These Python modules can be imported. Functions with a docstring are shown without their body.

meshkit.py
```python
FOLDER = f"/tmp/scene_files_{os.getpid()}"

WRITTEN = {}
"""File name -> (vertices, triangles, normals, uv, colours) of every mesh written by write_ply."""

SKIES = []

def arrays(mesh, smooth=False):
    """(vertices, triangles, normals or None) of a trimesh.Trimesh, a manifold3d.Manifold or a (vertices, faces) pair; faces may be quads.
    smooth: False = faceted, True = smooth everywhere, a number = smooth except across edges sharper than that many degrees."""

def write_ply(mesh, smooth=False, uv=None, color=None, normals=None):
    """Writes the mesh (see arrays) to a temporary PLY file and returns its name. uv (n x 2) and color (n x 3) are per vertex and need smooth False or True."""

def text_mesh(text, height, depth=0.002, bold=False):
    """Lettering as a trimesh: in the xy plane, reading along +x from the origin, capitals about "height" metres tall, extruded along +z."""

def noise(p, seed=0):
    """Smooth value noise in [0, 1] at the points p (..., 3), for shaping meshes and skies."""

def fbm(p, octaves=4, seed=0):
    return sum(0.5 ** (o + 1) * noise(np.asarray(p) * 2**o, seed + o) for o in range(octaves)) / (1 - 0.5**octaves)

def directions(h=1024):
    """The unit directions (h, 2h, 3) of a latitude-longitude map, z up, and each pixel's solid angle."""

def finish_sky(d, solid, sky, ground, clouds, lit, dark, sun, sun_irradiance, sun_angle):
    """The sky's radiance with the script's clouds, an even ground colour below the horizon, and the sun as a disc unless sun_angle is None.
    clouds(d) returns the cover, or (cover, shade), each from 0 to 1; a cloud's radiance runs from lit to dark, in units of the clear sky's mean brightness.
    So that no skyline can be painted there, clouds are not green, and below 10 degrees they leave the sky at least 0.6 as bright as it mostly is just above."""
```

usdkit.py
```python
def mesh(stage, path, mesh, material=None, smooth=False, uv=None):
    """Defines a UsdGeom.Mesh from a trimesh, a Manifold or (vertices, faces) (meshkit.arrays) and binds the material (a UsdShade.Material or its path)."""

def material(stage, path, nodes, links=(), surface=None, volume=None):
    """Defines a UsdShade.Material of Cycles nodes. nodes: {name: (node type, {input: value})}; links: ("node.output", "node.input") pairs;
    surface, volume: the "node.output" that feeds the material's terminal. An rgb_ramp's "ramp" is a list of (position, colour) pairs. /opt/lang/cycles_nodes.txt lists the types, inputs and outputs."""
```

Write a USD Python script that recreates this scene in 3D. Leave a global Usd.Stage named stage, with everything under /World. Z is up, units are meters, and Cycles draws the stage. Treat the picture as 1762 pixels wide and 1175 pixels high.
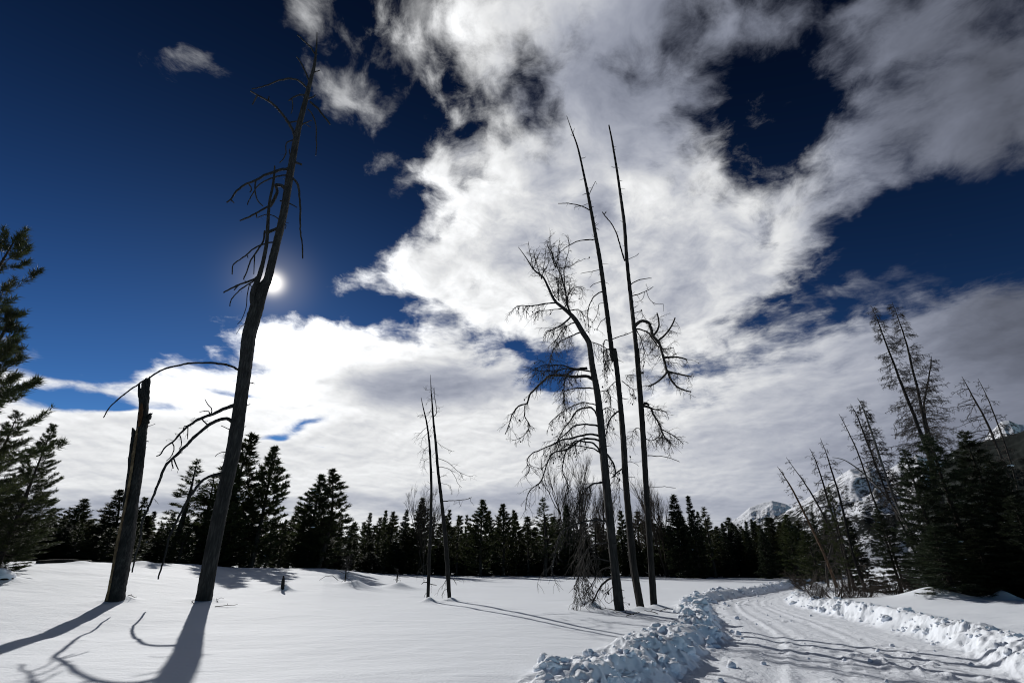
import math, random
import numpy as np, trimesh, usdkit, meshkit
from pxr import Usd, UsdGeom, UsdLux, UsdShade, Gf, Sdf, Vt

stage = Usd.Stage.CreateInMemory()
UsdGeom.SetStageUpAxis(stage, UsdGeom.Tokens.z)
UsdGeom.SetStageMetersPerUnit(stage, 1.0)
UsdGeom.Xform.Define(stage, '/World')
UsdGeom.Scope.Define(stage, '/World/Looks')

# ---------------------------------------------------------------- camera
EYE = np.array([0.0, 0.0, 1.6])
FPX, PITCH = 832.0, math.radians(25.0)
CP, SP = math.cos(PITCH), math.sin(PITCH)
EXPOSURE = 0.0
cam = UsdGeom.Camera.Define(stage, '/World/camera')
cam.CreateHorizontalApertureAttr(36.0)
cam.CreateVerticalApertureAttr(24.0)
cam.CreateFocalLengthAttr(36.0 * FPX / 1762.0)
cam.CreateClippingRangeAttr(Gf.Vec2f(0.05, 60000))
cam.CreateExposureAttr(EXPOSURE)
cam.AddTranslateOp().Set(Gf.Vec3d(*EYE))
cam.AddRotateXOp().Set(90.0 + math.degrees(PITCH))


def ray(px, py):
    """Direction (unnormalised, depth 1 along the lens axis) in which the photograph shows a pixel."""
    cx, cy = (px - 881.0) / FPX, (587.5 - py) / FPX
    return np.array([cx, CP - cy * SP, SP + cy * CP])


# ---------------------------------------------------------------- sun and sky
SUN_DIR = ray(468, 487); SUN_DIR /= np.linalg.norm(SUN_DIR)
SUN_EL, SUN_AZ = math.asin(SUN_DIR[2]), math.atan2(SUN_DIR[0], SUN_DIR[1])
SKY_STRENGTH, SUN_INTENSITY = 0.1, 0.96
sun = UsdLux.DistantLight.Define(stage, '/World/sun')
sun.CreateIntensityAttr(SUN_INTENSITY)
sun.CreateAngleAttr(0.5)
sun.CreateNormalizeAttr(True)
sun.CreateColorAttr(Gf.Vec3f(1.0, 0.965, 0.91))
sun.AddRotateZOp().Set(-math.degrees(SUN_AZ))
sun.AddRotateXOp().Set(-(90.0 - math.degrees(SUN_EL)) + 180.0 - 180.0)


def fix_sun():
    z = SUN_DIR; x = np.cross([0, 0, 1.0], z); x /= np.linalg.norm(x); y = np.cross(z, x)
    m = Gf.Matrix4d(*[float(v) for v in (*x, 0, *y, 0, *z, 0, 0, 0, 0, 1)])
    sun.ClearXformOpOrder(); sun.AddTransformOp().Set(m)


fix_sun()


def euler_of(R):
    """XYZ euler angles (R = Rz Ry Rx) of a rotation whose columns are the local axes."""
    return (math.atan2(R[2, 1], R[2, 2]), math.asin(max(-1, min(1, -R[2, 0]))), math.atan2(R[1, 0], R[0, 0]))


class Graph:
    def __init__(self): self.n, self.l, self.k = {}, [], 0
    def add(self, kind, links=None, **inp):
        self.k += 1; name = f'n{self.k}'
        self.n[name] = (kind, inp)
        for sock, src in (links or {}).items(): self.l.append((src, f'{name}.{sock}'))
        return name
    def math(self, op, a, b=None, c=None, clamp=False):
        inp, lk = {'math_type': op, 'use_clamp': clamp}, {}
        for i, v in enumerate((a, b, c), 1):
            if v is None: continue
            if isinstance(v, str): lk[f'value{i}'] = v
            else: inp[f'value{i}'] = float(v)
        return self.add('math', lk, **inp) + '.value'
    def smooth(self, v, lo, hi, to0=0.0, to1=1.0):
        return self.add('map_range', {'value': v}, range_type='smoothstep', from_min=lo, from_max=hi, to_min=to0, to_max=to1, clamp=True) + '.result'
    def mixc(self, fac, a, b, kind='mix'):
        inp, lk = {'mix_type': kind}, {}
        for nme, v in (('fac', fac), ('color1', a), ('color2', b)):
            if isinstance(v, str): lk[nme] = v
            else: inp[nme] = v
        return self.add('mix', lk, **inp) + '.color'
    def noise(self, vec, scale, detail=4, rough=0.5, dist=0.0, lac=2.0):
        return self.add('noise_texture', {'vector': vec}, scale=scale, detail=detail, roughness=rough, distortion=dist, lacunarity=lac)
    def build(self, path, surface=None, volume=None):
        return usdkit.material(stage, path, self.n, self.l, surface=surface, volume=volume)


# clouds are masses in the sky: (place in the photograph x, y, half width, half height, tilt in degrees, amount)
CLOUDS = [
    (1060, 270, 320, 310, 0, 1.02), (985, 60, 170, 170, 0, .62), (880, 350, 180, 120, 0, .9), (800, 470, 200, 85, 8, 1.0),
    (655, 485, 110, 34, 10, .75), (990, 500, 240, 120, 0, 1.0), (1160, 420, 240, 210, 0, 1.0), (1150, 560, 190, 90, 0, .5),
    (1230, 50, 420, 150, 0, .62), (1610, 100, 300, 200, 0, .85), (1640, 250, 230, 110, 10, .6), (1400, 370, 340, 85, 33, .85), (1380, 540, 260, 90, 15, .42),
    (700, 690, 400, 135, 0, 1.5), (640, 790, 800, 150, 0, 1.2), (190, 740, 480, 120, 0, 1.05), (60, 640, 260, 75, -22, .8),
    (520, 565, 130, 38, -12, .95), (770, 590, 160, 65, 0, .8), (560, 615, 160, 60, 0, .6),
    (1560, 650, 480, 130, 14, 1.4), (1380, 770, 450, 120, 10, 1.2), (1740, 540, 200, 100, 20, .8), (1060, 790, 400, 120, 0, 1.0),
    (1180, 640, 130, 60, 10, .25), (300, 900, 1000, 140, 0, 1.6), (1100, 900, 1000, 140, 0, 1.6), (1700, 900, 700, 150, 0, 1.2),
    
    # gaps where the blue shows
    (1385, 240, 180, 150, 35, -1.0), (1600, 420, 300, 110, 12, -1.0), (870, 590, 130, 40, -10, -1.0), (700, 545, 130, 34, -8, -.9), (1205, 690, 130, 85, 15, -.9),
    (955, 665, 65, 70, 0, -1.0), (525, 735, 80, 16, 20, -1.9), (560, 768, 60, 10, -5, -1.7), (470, 760, 60, 10, 10, -1.3), (150, 640, 140, 30, -20, -1.25), (260, 705, 180, 20, -12, -1.4), (110, 690, 120, 26, -10, -1.8), (190, 610, 90, 30, -25, -1.2), (420, 690, 80, 16, -10, -1.4), (1310, 560, 150, 60, 25, -.5),
    (965, 105, 70, 60, 0, -.55), (1060, 80, 110, 60, -25, -.5), (1160, 70, 90, 60, 0, -.4), (930, 170, 60, 70, 0, -.6), (1290, 130, 120, 80, 0, -.25), (1400, 60, 60, 110, 15, -.3), (640, 620, 60, 25, 0, -.35),
    (250, 300, 420, 420, 0, -.8), (580, 330, 150, 190, 0, -.6),
]
# thin torn shreds of cloud
WISPS = [(600, 170, 100, 120, -35, 0.93), (560, 110, 60, 70, 0, 0.56), (345, 95, 80, 80, 20, 0.68), (728, 95, 60, 85, -35, 0.93), (525, 12, 75, 55, 0, 0.87), (745, 8, 80, 40, -20, 0.81), (730, 325, 110, 60, 0, 0.74), (690, 270, 60, 90, 0, 0.37),
         (600, 495, 60, 20, 10, 0.74), (595, 548, 40, 26, 0, 0.62), (465, 505, 60, 26, 25, 0.43), (1350, 560, 260, 90, 20, 0.81), (1250, 640, 160, 90, 20, 0.68), (1560, 520, 200, 60, 15, 0.43), (860, 580, 120, 50, 0, 0.50),
         (160, 650, 200, 60, -18, 0.62), (1100, 110, 160, 110, 0, 0.74), (1370, 150, 130, 120, 0, 0.62)]
# grey shaded undersides
GREY = [(745, 655, 210, 60, 6, 1.0), (690, 862, 420, 40, 0, .6), (180, 868, 400, 40, 0, .65), (1150, 868, 420, 60, 0, .5), (1100, 100, 330, 190, 20, 1.0), (1000, 300, 120, 60, 10, .35), (1180, 300, 90, 160, 20, .4), (860, 440, 100, 40, 0, .25), (1700, 250, 400, 350, 20, .8),
        (1700, 600, 330, 150, 14, .4), (980, 720, 160, 70, 0, .25), (1450, 60, 250, 160, 0, .5)]


def sky_material():
    g = Graph()
    d = g.add('texture_coordinate') + '.generated'
    d = g.add('vector_math', {'vector1': d}, math_type='normalize') + '.vector'
    sep = g.add('separate_xyz', {'vector': d})

    # position on a flat layer of cloud overhead
    zc = g.math('add', g.math('maximum', f'{sep}.z', 0.0), 0.16)
    pu, pv = g.math('divide', f'{sep}.x', zc), g.math('divide', f'{sep}.y', zc)
    p = g.add('combine_xyz', {'x': pu, 'y': pv}, z=0.37) + '.vector'
    wn = g.noise(p, 1.6, 3, .55)
    wv = g.add('vector_math', {'vector1': f'{wn}.color'}, math_type='subtract', vector2=(.5, .5, .5)) + '.vector'
    pw = g.add('vector_math', {'vector1': wv, 'vector3': p}, math_type='multiply_add', vector2=(.24, .24, 0)) + '.vector'
    wn2 = g.noise(pw, 7.0, 3, .6)
    wv2 = g.add('vector_math', {'vector1': f'{wn2}.color'}, math_type='subtract', vector2=(.5, .5, .5)) + '.vector'
    pw2 = g.add('vector_math', {'vector1': wv2, 'vector3': pw}, math_type='multiply_add', vector2=(.055, .055, 0)) + '.vector'
    n_big = g.noise(pw, 1.1, 2, .5) + '.fac'
    n_mid = g.noise(pw2, 3.2, 10, .62) + '.fac'
    n_fine = g.noise(pw2, 13.0, 8, .65) + '.fac'

    # the masses wander a little with the noise so that their outlines are ragged
    dw = g.add('vector_math', {'vector1': wv, 'vector3': d}, math_type='multiply_add', vector2=(.10, .10, .10)) + '.vector'

    def masses(rows, start):
        total = start
        for (x, y, a, b, tilt, w) in rows:
            c = ray(x, y); c /= np.linalg.norm(c)
            ex = ray(x + 5, y); ex /= np.linalg.norm(ex); ex = ex - c; ex -= c * (ex @ c)
            sx = np.linalg.norm(ex) / 5; ex /= np.linalg.norm(ex)
            ey = ray(x, y - 5); ey /= np.linalg.norm(ey); ey = ey - c; ey -= c * (ey @ c)
            sy = np.linalg.norm(ey) / 5
            ey = np.cross(c, ex); ey *= np.sign(ey[2]) or 1
            t = math.radians(tilt)
            X, Y = ex * math.cos(t) + ey * math.sin(t), -ex * math.sin(t) + ey * math.cos(t)
            Zl = np.cross(X, Y)
            m = g.add('mapping', {'vector': dw}, mapping_type='texture', location=tuple(c), rotation=euler_of(np.stack([X, Y, Zl], 1)),
                      scale=(a * sx * 1.35, b * sy * 1.35, 1.0))
            f = g.add('gradient_texture', {'vector': f'{m}.vector'}, gradient_type='spherical') + '.fac'
            total = g.math('multiply_add', f, w * 1.25, total)
        return total

    # clouds beyond the frame go on as broken cover
    ahead = g.add('vector_math', {'vector1': d}, math_type='dot_product', vector2=tuple(ray(881, 560) / np.linalg.norm(ray(881, 560)))) + '.value'
    loose = g.smooth(n_big, .46, .66, -.85, .45)
    base = g.add('mix_float', {'fac': g.smooth(ahead, .45, .66), 'a': loose}, b=-.48) + '.result'
    cover = masses(CLOUDS, base)
    nm = g.math('subtract', n_mid, .5)
    nf = g.math('subtract', n_fine, .5)
    calm = g.smooth(f'{sep}.z', .16, .46, .45, 1.0)
    nm, nf = g.math('multiply', nm, calm), g.math('multiply', nf, calm)
    dens = g.math('multiply_add', nm, 3.3, cover)
    dens = g.math('multiply_add', nf, 1.6, dens)
    st = g.add('vector_math', {'vector1': dw}, math_type='multiply', vector2=(2.6, 2.6, 9.5)) + '.vector'
    streak = g.noise(st, 1.5, 8, .6, .4) + '.fac'
    low = g.smooth(f'{sep}.z', .62, .40)
    ns = g.math('subtract', streak, .5)
    dens = g.math('multiply_add', g.math('multiply', ns, low), 2.2, dens)
    alpha = g.smooth(dens, -.15, .95)
    wd = g.math('multiply_add', nf, 2.2, g.math('multiply_add', nm, 3.2, masses(WISPS, -.70)))
    alpha = g.math('maximum', alpha, g.smooth(wd, .0, 1.5, 0.0, .55))
    # relief: cloud is brighter on the side that faces the sun
    su = SUN_DIR[:2] / (SUN_DIR[2] + .16)
    to_sun = g.add('vector_math', {'vector2': p}, math_type='subtract', vector1=(su[0], su[1], .37)) + '.vector'
    to_sun = g.add('vector_math', {'vector1': to_sun}, math_type='normalize') + '.vector'
    ps = g.add('vector_math', {'vector1': to_sun, 'vector3': pw2}, math_type='multiply_add', vector2=(.045, .045, 0)) + '.vector'
    a1, a2 = g.noise(pw2, 3.2, 7, .55) + '.fac', g.noise(ps, 3.2, 7, .55) + '.fac'
    b1, b2 = g.noise(pw2, 9.0, 5, .6) + '.fac', g.noise(ps, 9.0, 5, .6) + '.fac'
    relief = g.math('multiply_add', g.math('subtract', b1, b2), .8, g.math('multiply', g.math('subtract', a1, a2), 2.0))
    relief = g.math('multiply_add', relief, g.smooth(f'{sep}.z', .16, .50, .35, 1.0), 1.0)

    # light in the clouds: bright towards the sun, grey where they are thick
    cs = g.add('vector_math', {'vector1': d}, math_type='dot_product', vector2=tuple(SUN_DIR)) + '.value'
    bright = g.math('add', g.smooth(cs, -.02, .97, .05, 1.0), g.smooth(cs, .95, 1.0, 0.0, .5))
    grey = masses(GREY, 0.0)
    grey = g.math('multiply_add', g.math('subtract', n_mid, .5), .7, grey)
    n_soft = g.noise(pw, 2.4, 5, .55) + '.fac'
    thick = g.smooth(g.math('multiply_add', g.math('subtract', n_soft, .5), 1.6, dens), .6, 2.6, 0.0, .42)
    puff = g.math('multiply', g.math('multiply', g.smooth(f'{sep}.z', .30, .55), g.smooth(g.math('multiply_add', nf, .55, nm), -.02, -.24)), g.smooth(dens, .5, 1.4, .15, .40))
    thick = g.math('add', thick, puff)
    thick = g.math('multiply', thick, g.math('multiply_add', low, -.65, 1.0))
    thick = g.math('add', thick, g.math('multiply', low, g.smooth(streak, .56, .34, 0.0, .12)))
    shade = g.math('maximum', thick, g.smooth(grey, .0, 1.1, 0.0, .62))
    lum = g.math('multiply', g.math('multiply', bright, g.math('subtract', 1.0, shade)), g.math('minimum', g.math('maximum', relief, .5), 1.3))
    tint = g.mixc(g.smooth(lum, .12, .85), (.80, .88, 1.14), (.99, 1.0, 1.01))
    cl = g.add('vector_math', {'vector1': tint, 'scale': g.math('multiply', lum, CLOUD_LIGHT)}, math_type='scale') + '.vector'

    sky = g.add('sky_texture', sky_type='single_scattering', sun_disc=False, sun_elevation=SUN_EL, sun_rotation=SUN_AZ, altitude=2100.0,
                air_density=1.0, aerosol_density=.18, ozone_density=3.0) + '.color'
    deep = g.add('gamma', {'color': g.mixc(1.0, sky, SKY_TINT, 'multiply')}, gamma=2.0) + '.color'
    deep = g.add('vector_math', {'vector1': deep, 'scale': g.smooth(f'{sep}.z', .30, .92, 1.6, .48)}, math_type='scale') + '.vector'
    out = g.mixc(g.math('multiply', alpha, .985), deep, cl)
    # the bright ring of sky just round the sun
    glow = g.math('power', g.math('maximum', cs, 0.0), 7000.0)
    glow2 = g.math('power', g.math('maximum', cs, 0.0), 700.0)
    gl = g.math('add', g.math('multiply', glow, 19.0), g.math('multiply', glow2, 1.5))
    gc = g.add('vector_math', {'scale': gl}, math_type='scale', vector1=(1.0, .93, .8)) + '.vector'
    out = g.mixc(1.0, out, gc, 'add')
    bg = g.add('background_shader', {'color': out}, strength=SKY_STRENGTH)
    return g.build('/World/Looks/sky_and_clouds', surface=f'{bg}.background')


CLOUD_LIGHT = 10.0
SKY_TINT = (.210, .226, .212)
dome = UsdLux.DomeLight.Define(stage, '/World/sky')
dome.CreateIntensityAttr(1.0)
UsdShade.MaterialBindingAPI.Apply(dome.GetPrim()).Bind(sky_material())
dome.GetPrim().SetCustomDataByKey('kind', 'structure')


# ---------------------------------------------------------------- helpers
def tag(prim, label=None, cat=None, group=None, kind=None):
    p = prim.GetPrim() if hasattr(prim, 'GetPrim') else prim
    for k, v in (('label', label), ('category', cat), ('group', group), ('kind', kind)):
        if v: p.SetCustomDataByKey(k, v)
    return p


COUNT = {}


def numbered(parent, name):
    k = COUNT.get((parent, name), 0); COUNT[(parent, name)] = k + 1
    return f'{parent}/{name}' if k == 0 else f'{parent}/{name}_{k:03d}'


def path_of(parent):
    return '/World' if parent is None else str(parent.GetPath())


def thing(name, label, cat, group=None, at=None):
    x = UsdGeom.Xform.Define(stage, numbered('/World', name))
    if at is not None:
        m = Gf.Matrix4d(1.0); m.SetTranslate(Gf.Vec3d(*map(float, at))); x.AddTransformOp().Set(m)
    x.GetPrim().SetCustomDataByKey('origin', ','.join(f'{float(v):.4f}' for v in (at if at is not None else (0, 0, 0))))
    ORIGIN[str(x.GetPath())] = np.array(at if at is not None else (0, 0, 0), float)
    x.GetPrim().ClearCustomDataByKey('origin')
    tag(x, label, cat, group)
    return x.GetPrim()


ORIGIN = {}


def origin(prim):
    p = str(prim.GetPath())
    while p not in ORIGIN and p != '/World' and p: p = p.rpartition('/')[0]
    return ORIGIN.get(p, np.zeros(3))


def part(name, vf, mat, parent=None, smooth=True):
    """One Mesh prim; vertices are given in world places and stored relative to the thing's base."""
    v, f = vf
    v = np.asarray(v, float) - (origin(parent) if parent is not None else 0)
    m = usdkit.mesh(stage, numbered(path_of(parent), name), (v, np.asarray(f)), mat, smooth=smooth)
    return m.GetPrim()


def join(pieces):
    vs, fs, n = [], [], 0
    for v, f in pieces:
        vs.append(v); fs.append(np.asarray(f) + n); n += len(v)
    return np.vstack(vs), np.vstack(fs)


def resample(P, R, step):
    """A smooth curve (Catmull-Rom) through the points, cut about every step metres."""
    P, R = np.asarray(P, float), np.asarray(R, float)
    if len(P) == 1: return P, R
    L = np.r_[0, np.cumsum(np.linalg.norm(np.diff(P, axis=0), axis=1))]
    n = int(max(len(P), min(400, L[-1] / step + 1)))
    t = np.linspace(0, L[-1], n)
    if len(P) == 2:
        return np.stack([np.interp(t, L, P[:, k]) for k in range(3)], 1), np.interp(t, L, R)
    from scipy.interpolate import PchipInterpolator
    keep = np.r_[True, np.diff(L) > 1e-6]
    return PchipInterpolator(L[keep], P[keep])(t), np.interp(t, L, R)


def tube(P, R, sides=6, flute=None):
    """A tapering limb round the points; flute(n, sides) scales the radii."""
    P, R = np.asarray(P, float), np.asarray(R, float)
    n = len(P)
    T = np.gradient(P, axis=0); T /= np.linalg.norm(T, axis=1, keepdims=True) + 1e-12
    up = np.array([1.0, 0, 0]) if abs(T[0, 0]) < .8 else np.array([0, 1.0, 0])
    A = np.empty_like(P); a = np.cross(T[0], up); a /= np.linalg.norm(a); A[0] = a
    for i in range(1, n):
        a = A[i - 1] - T[i] * (A[i - 1] @ T[i]); A[i] = a / (np.linalg.norm(a) + 1e-12)
    B = np.cross(T, A)
    ang = np.arange(sides) * 2 * np.pi / sides
    rr = R[:, None] * (np.ones((n, sides)) if flute is None else flute(n, sides))
    V = P[:, None] + rr[..., None] * (np.cos(ang)[None, :, None] * A[:, None] + np.sin(ang)[None, :, None] * B[:, None])
    i, j = np.meshgrid(np.arange(n - 1), np.arange(sides), indexing='ij')
    a_, b_, c_, d_ = i * sides + j, i * sides + (j + 1) % sides, (i + 1) * sides + (j + 1) % sides, (i + 1) * sides + j
    F = np.vstack([np.stack([a_, b_, c_], -1).reshape(-1, 3), np.stack([a_, c_, d_], -1).reshape(-1, 3)])
    V = np.vstack([V.reshape(-1, 3), P[0], P[-1]])
    k = np.arange(sides)
    F = np.vstack([F, np.stack([np.full(sides, n * sides), (k + 1) % sides, k], 1), np.stack([np.full(sides, n * sides + 1), (n - 1) * sides + k, (n - 1) * sides + (k + 1) % sides], 1)])
    return V, F


def unit(v):
    v = np.asarray(v, float); return v / (np.linalg.norm(v) + 1e-12)


# ---------------------------------------------------------------- materials
def snow_mat(name, col, bump_d, scales, rough=.75):
    g = Graph()
    pos = g.add('geometry') + '.position'
    st = g.add('vector_math', {'vector1': pos}, math_type='multiply', vector2=(scales[0], scales[1], scales[0])) + '.vector'
    n1 = g.noise(st, 1.0, 9, .68) + '.fac'
    n2 = g.noise(pos, 26.0, 3, .6) + '.fac'
    h = g.math('multiply_add', n2, .22, n1)
    b = g.add('bump', {'height': h}, strength=.7, distance=bump_d)
    big = g.noise(pos, .5, 3, .5) + '.fac'
    c = g.mixc(big, tuple(x * .965 for x in col), col)
    p = g.add('principled_bsdf', {'base_color': c, 'normal': f'{b}.normal'}, roughness=rough, specular_ior_level=.1)
    return g.build(f'/World/Looks/{name}', surface=f'{p}.BSDF')


M = {}
M['snow'] = snow_mat('fresh_snow', (.77, .815, .885), .06, (.9, 2.3))
M['road_snow'] = snow_mat('packed_snow', (.75, .79, .86), .09, (3.5, 1.6), .6)
M['bank_snow'] = snow_mat('ploughed_snow', (.77, .815, .885), .05, (6.0, 6.0), .6)


def wood_mat(name, dark, mid, pale, stretch=.12, scale=9.0, bump=.05, spots=None):
    """Weathered wood: grain drawn out along the trunk, checks and stains."""
    g = Graph()
    pos = g.add('texture_coordinate') + '.object'
    st = g.add('vector_math', {'vector1': pos}, math_type='multiply', vector2=(1, 1, stretch)) + '.vector'
    grain = g.noise(st, scale * 2.2, 8, .65, .6) + '.fac'
    patch = g.noise(pos, 1.4, 5, .6) + '.fac'
    r = g.add('rgb_ramp', {'fac': grain}, ramp=[(.30, dark), (.47, mid), (.64, tuple(x * 1.1 for x in pale))]) + '.color'
    c = g.mixc(g.smooth(patch, .35, .7, 0, .75), r, dark)
    if spots:
        sp = g.noise(st, 3.0, 4, .6) + '.fac'
        c = g.mixc(g.smooth(sp, .56, .70, 0, .8), c, spots)
    crack = g.noise(st, scale * 1.1, 5, .7) + '.fac'
    hgt = g.math('multiply_add', crack, 1.4, grain)
    b = g.add('bump', {'height': hgt}, strength=.9, distance=bump)
    p = g.add('principled_bsdf', {'base_color': c, 'normal': f'{b}.normal'}, roughness=.85, specular_ior_level=.2)
    return g.build(f'/World/Looks/{name}', surface=f'{p}.BSDF')


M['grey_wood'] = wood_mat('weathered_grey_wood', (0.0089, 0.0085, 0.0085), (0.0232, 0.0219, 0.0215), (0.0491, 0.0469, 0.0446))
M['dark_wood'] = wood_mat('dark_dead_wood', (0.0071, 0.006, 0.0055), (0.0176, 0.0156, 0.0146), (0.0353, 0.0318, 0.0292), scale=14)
M['twig_wood'] = wood_mat('dark_twigs', (.018, .015, .013), (.034, .029, .026), (.055, .048, .043), scale=20, bump=.004)
M['brown_twig'] = wood_mat('brown_twigs', (.032, .023, .017), (.06, .043, .032), (.09, .066, .05), scale=20, bump=.004)
M['tan_wood'] = wood_mat('bare_split_wood', (.07, .045, .025), (.17, .115, .065), (.28, .20, .12), scale=8)
M['rust_wood'] = wood_mat('rusty_scar', (.035, .016, .008), (.10, .045, .02), (.17, .085, .04), scale=8)
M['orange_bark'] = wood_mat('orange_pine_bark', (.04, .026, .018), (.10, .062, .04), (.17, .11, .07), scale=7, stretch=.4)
M['pale_wood'] = wood_mat('pale_dead_wood', (0.0675, 0.0638, 0.06), (0.1275, 0.12, 0.1125), (0.2025, 0.1875, 0.1762), scale=8)
M['bark'] = wood_mat('conifer_bark', (0.0144, 0.0112, 0.0096), (0.032, 0.0256, 0.0216), (0.06, 0.048, 0.04), stretch=.35, scale=6)


def needle_mat(name, a, b):
    g = Graph()
    pos = g.add('texture_coordinate') + '.object'
    n = g.noise(pos, .9, 4, .6) + '.fac'
    isl = g.add('geometry') + '.random_per_island'
    rnd = g.add('object_info') + '.random'
    f = g.math('add', g.math('multiply', n, .6), g.math('multiply', isl, .4))
    c = g.mixc(g.smooth(f, .2, .8), a, b)
    c = g.add('hsv', {'color': c, 'value': g.math('multiply_add', rnd, .5, .75), 'hue': g.math('multiply_add', rnd, .03, .485)}, saturation=1.0, fac=1.0) + '.color'
    d = g.add('principled_bsdf', {'base_color': c}, roughness=.6, specular_ior_level=.25)
    t = g.add('translucent_bsdf', {'color': c})
    m = g.add('mix_closure', {'closure1': f'{d}.BSDF', 'closure2': f'{t}.BSDF'}, fac=.34)
    return g.build(f'/World/Looks/{name}', surface=f'{m}.closure')


M['pine_needles'] = needle_mat('pine_needles', (.030, .040, .015), (.092, .092, .034))
M['spruce_needles'] = needle_mat('spruce_needles', (.020, .029, .016), (.060, .064, .029))

# ---------------------------------------------------------------- the ground
F0 = 0.34                                   # the snowfield's height over the ploughed road


def tan_el(px, py):
    d = ray(px, py); return d[2] / math.hypot(d[0], d[1])


def az_of(px, py):
    d = ray(px, py); return math.atan2(d[0], d[1])


# far edge of the snow: (photograph x, y, distance at which it lies)
EDGE = [(0, 965, 38), (140, 966, 38), (250, 968, 38), (330, 970, 40), (400, 977, 42), (560, 978, 44), (600, 982, 46), (660, 988, 52), (760, 991, 60),
        (1000, 992, 64), (1130, 993, 66), (1300, 994, 70), (1400, 997, 66), (1480, 1002, 46), (1600, 1007, 40), (1762, 1008, 40)]
EA = np.array([az_of(x, y) for x, y, r in EDGE])
ER = np.array([r for x, y, r in EDGE], float)
EZ = np.array([1.6 + r * tan_el(x, y) for x, y, r in EDGE])


def smoothstep(x, a, b):
    t = np.clip((x - a) / (b - a), 0, 1); return t * t * (3 - 2 * t)


def on_plane(px, py, z=0.0):
    d = ray(px, py); t = (z - EYE[2]) / d[2]; return (EYE + d * t)[:2]


LEFT_TOE = [on_plane(*p) for p in [(1150, 1180), (1200, 1140), (1243, 1105), (1243, 1085), (1228, 1062), (1222, 1045), (1240, 1033), (1292, 1026), (1345, 1016), (1385, 1006)]]
RIGHT_TOE = [on_plane(*p) for p in [(1762, 1165), (1675, 1128), (1590, 1100), (1530, 1084), (1480, 1070), (1420, 1056), (1372, 1043), (1352, 1033), (1372, 1023), (1405, 1012)]]
l0, r0 = np.array(LEFT_TOE[0]), np.array(RIGHT_TOE[0])
LEFT_TOE = np.array([l0 + np.array([-.5, -.866]) * 60, l0 + np.array([-.5, -.866]) * 6] + LEFT_TOE + [LEFT_TOE[-1] + np.array([20, 17.0]), LEFT_TOE[-1] + np.array([40, 28.0])])
RIGHT_TOE = np.array([r0 + np.array([-.42, -.908]) * 60, r0 + np.array([-.42, -.908]) * 6] + RIGHT_TOE + [RIGHT_TOE[-1] + np.array([24, 20.0]), RIGHT_TOE[-1] + np.array([44, 31.0])])


def smooth_line(P, n=90):
    L = np.r_[0, np.cumsum(np.linalg.norm(np.diff(P, axis=0), axis=1))]
    from scipy.interpolate import PchipInterpolator
    return PchipInterpolator(L, P)(np.r_[0, np.linspace(L[1], L[-2], n), L[-1]])


LEFT_TOE, RIGHT_TOE = smooth_line(LEFT_TOE), smooth_line(RIGHT_TOE)


def to_line(p, line):
    """(distance, signed side: + left of the line)."""
    best, side = np.full(len(p), 1e9), np.zeros(len(p))
    for a, b in zip(line[:-1], line[1:]):
        ab = b - a; t = np.clip(((p - a) @ ab) / (ab @ ab), 0, 1)
        q = p - a - t[:, None] * ab
        d = np.hypot(q[:, 0], q[:, 1]); m = d < best
        best = np.where(m, d, best); side = np.where(m, ab[0] * q[:, 1] - ab[1] * q[:, 0], side)
    return best, np.sign(side)


MOUNDS = []                                 # (x, y, radius, height)


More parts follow.
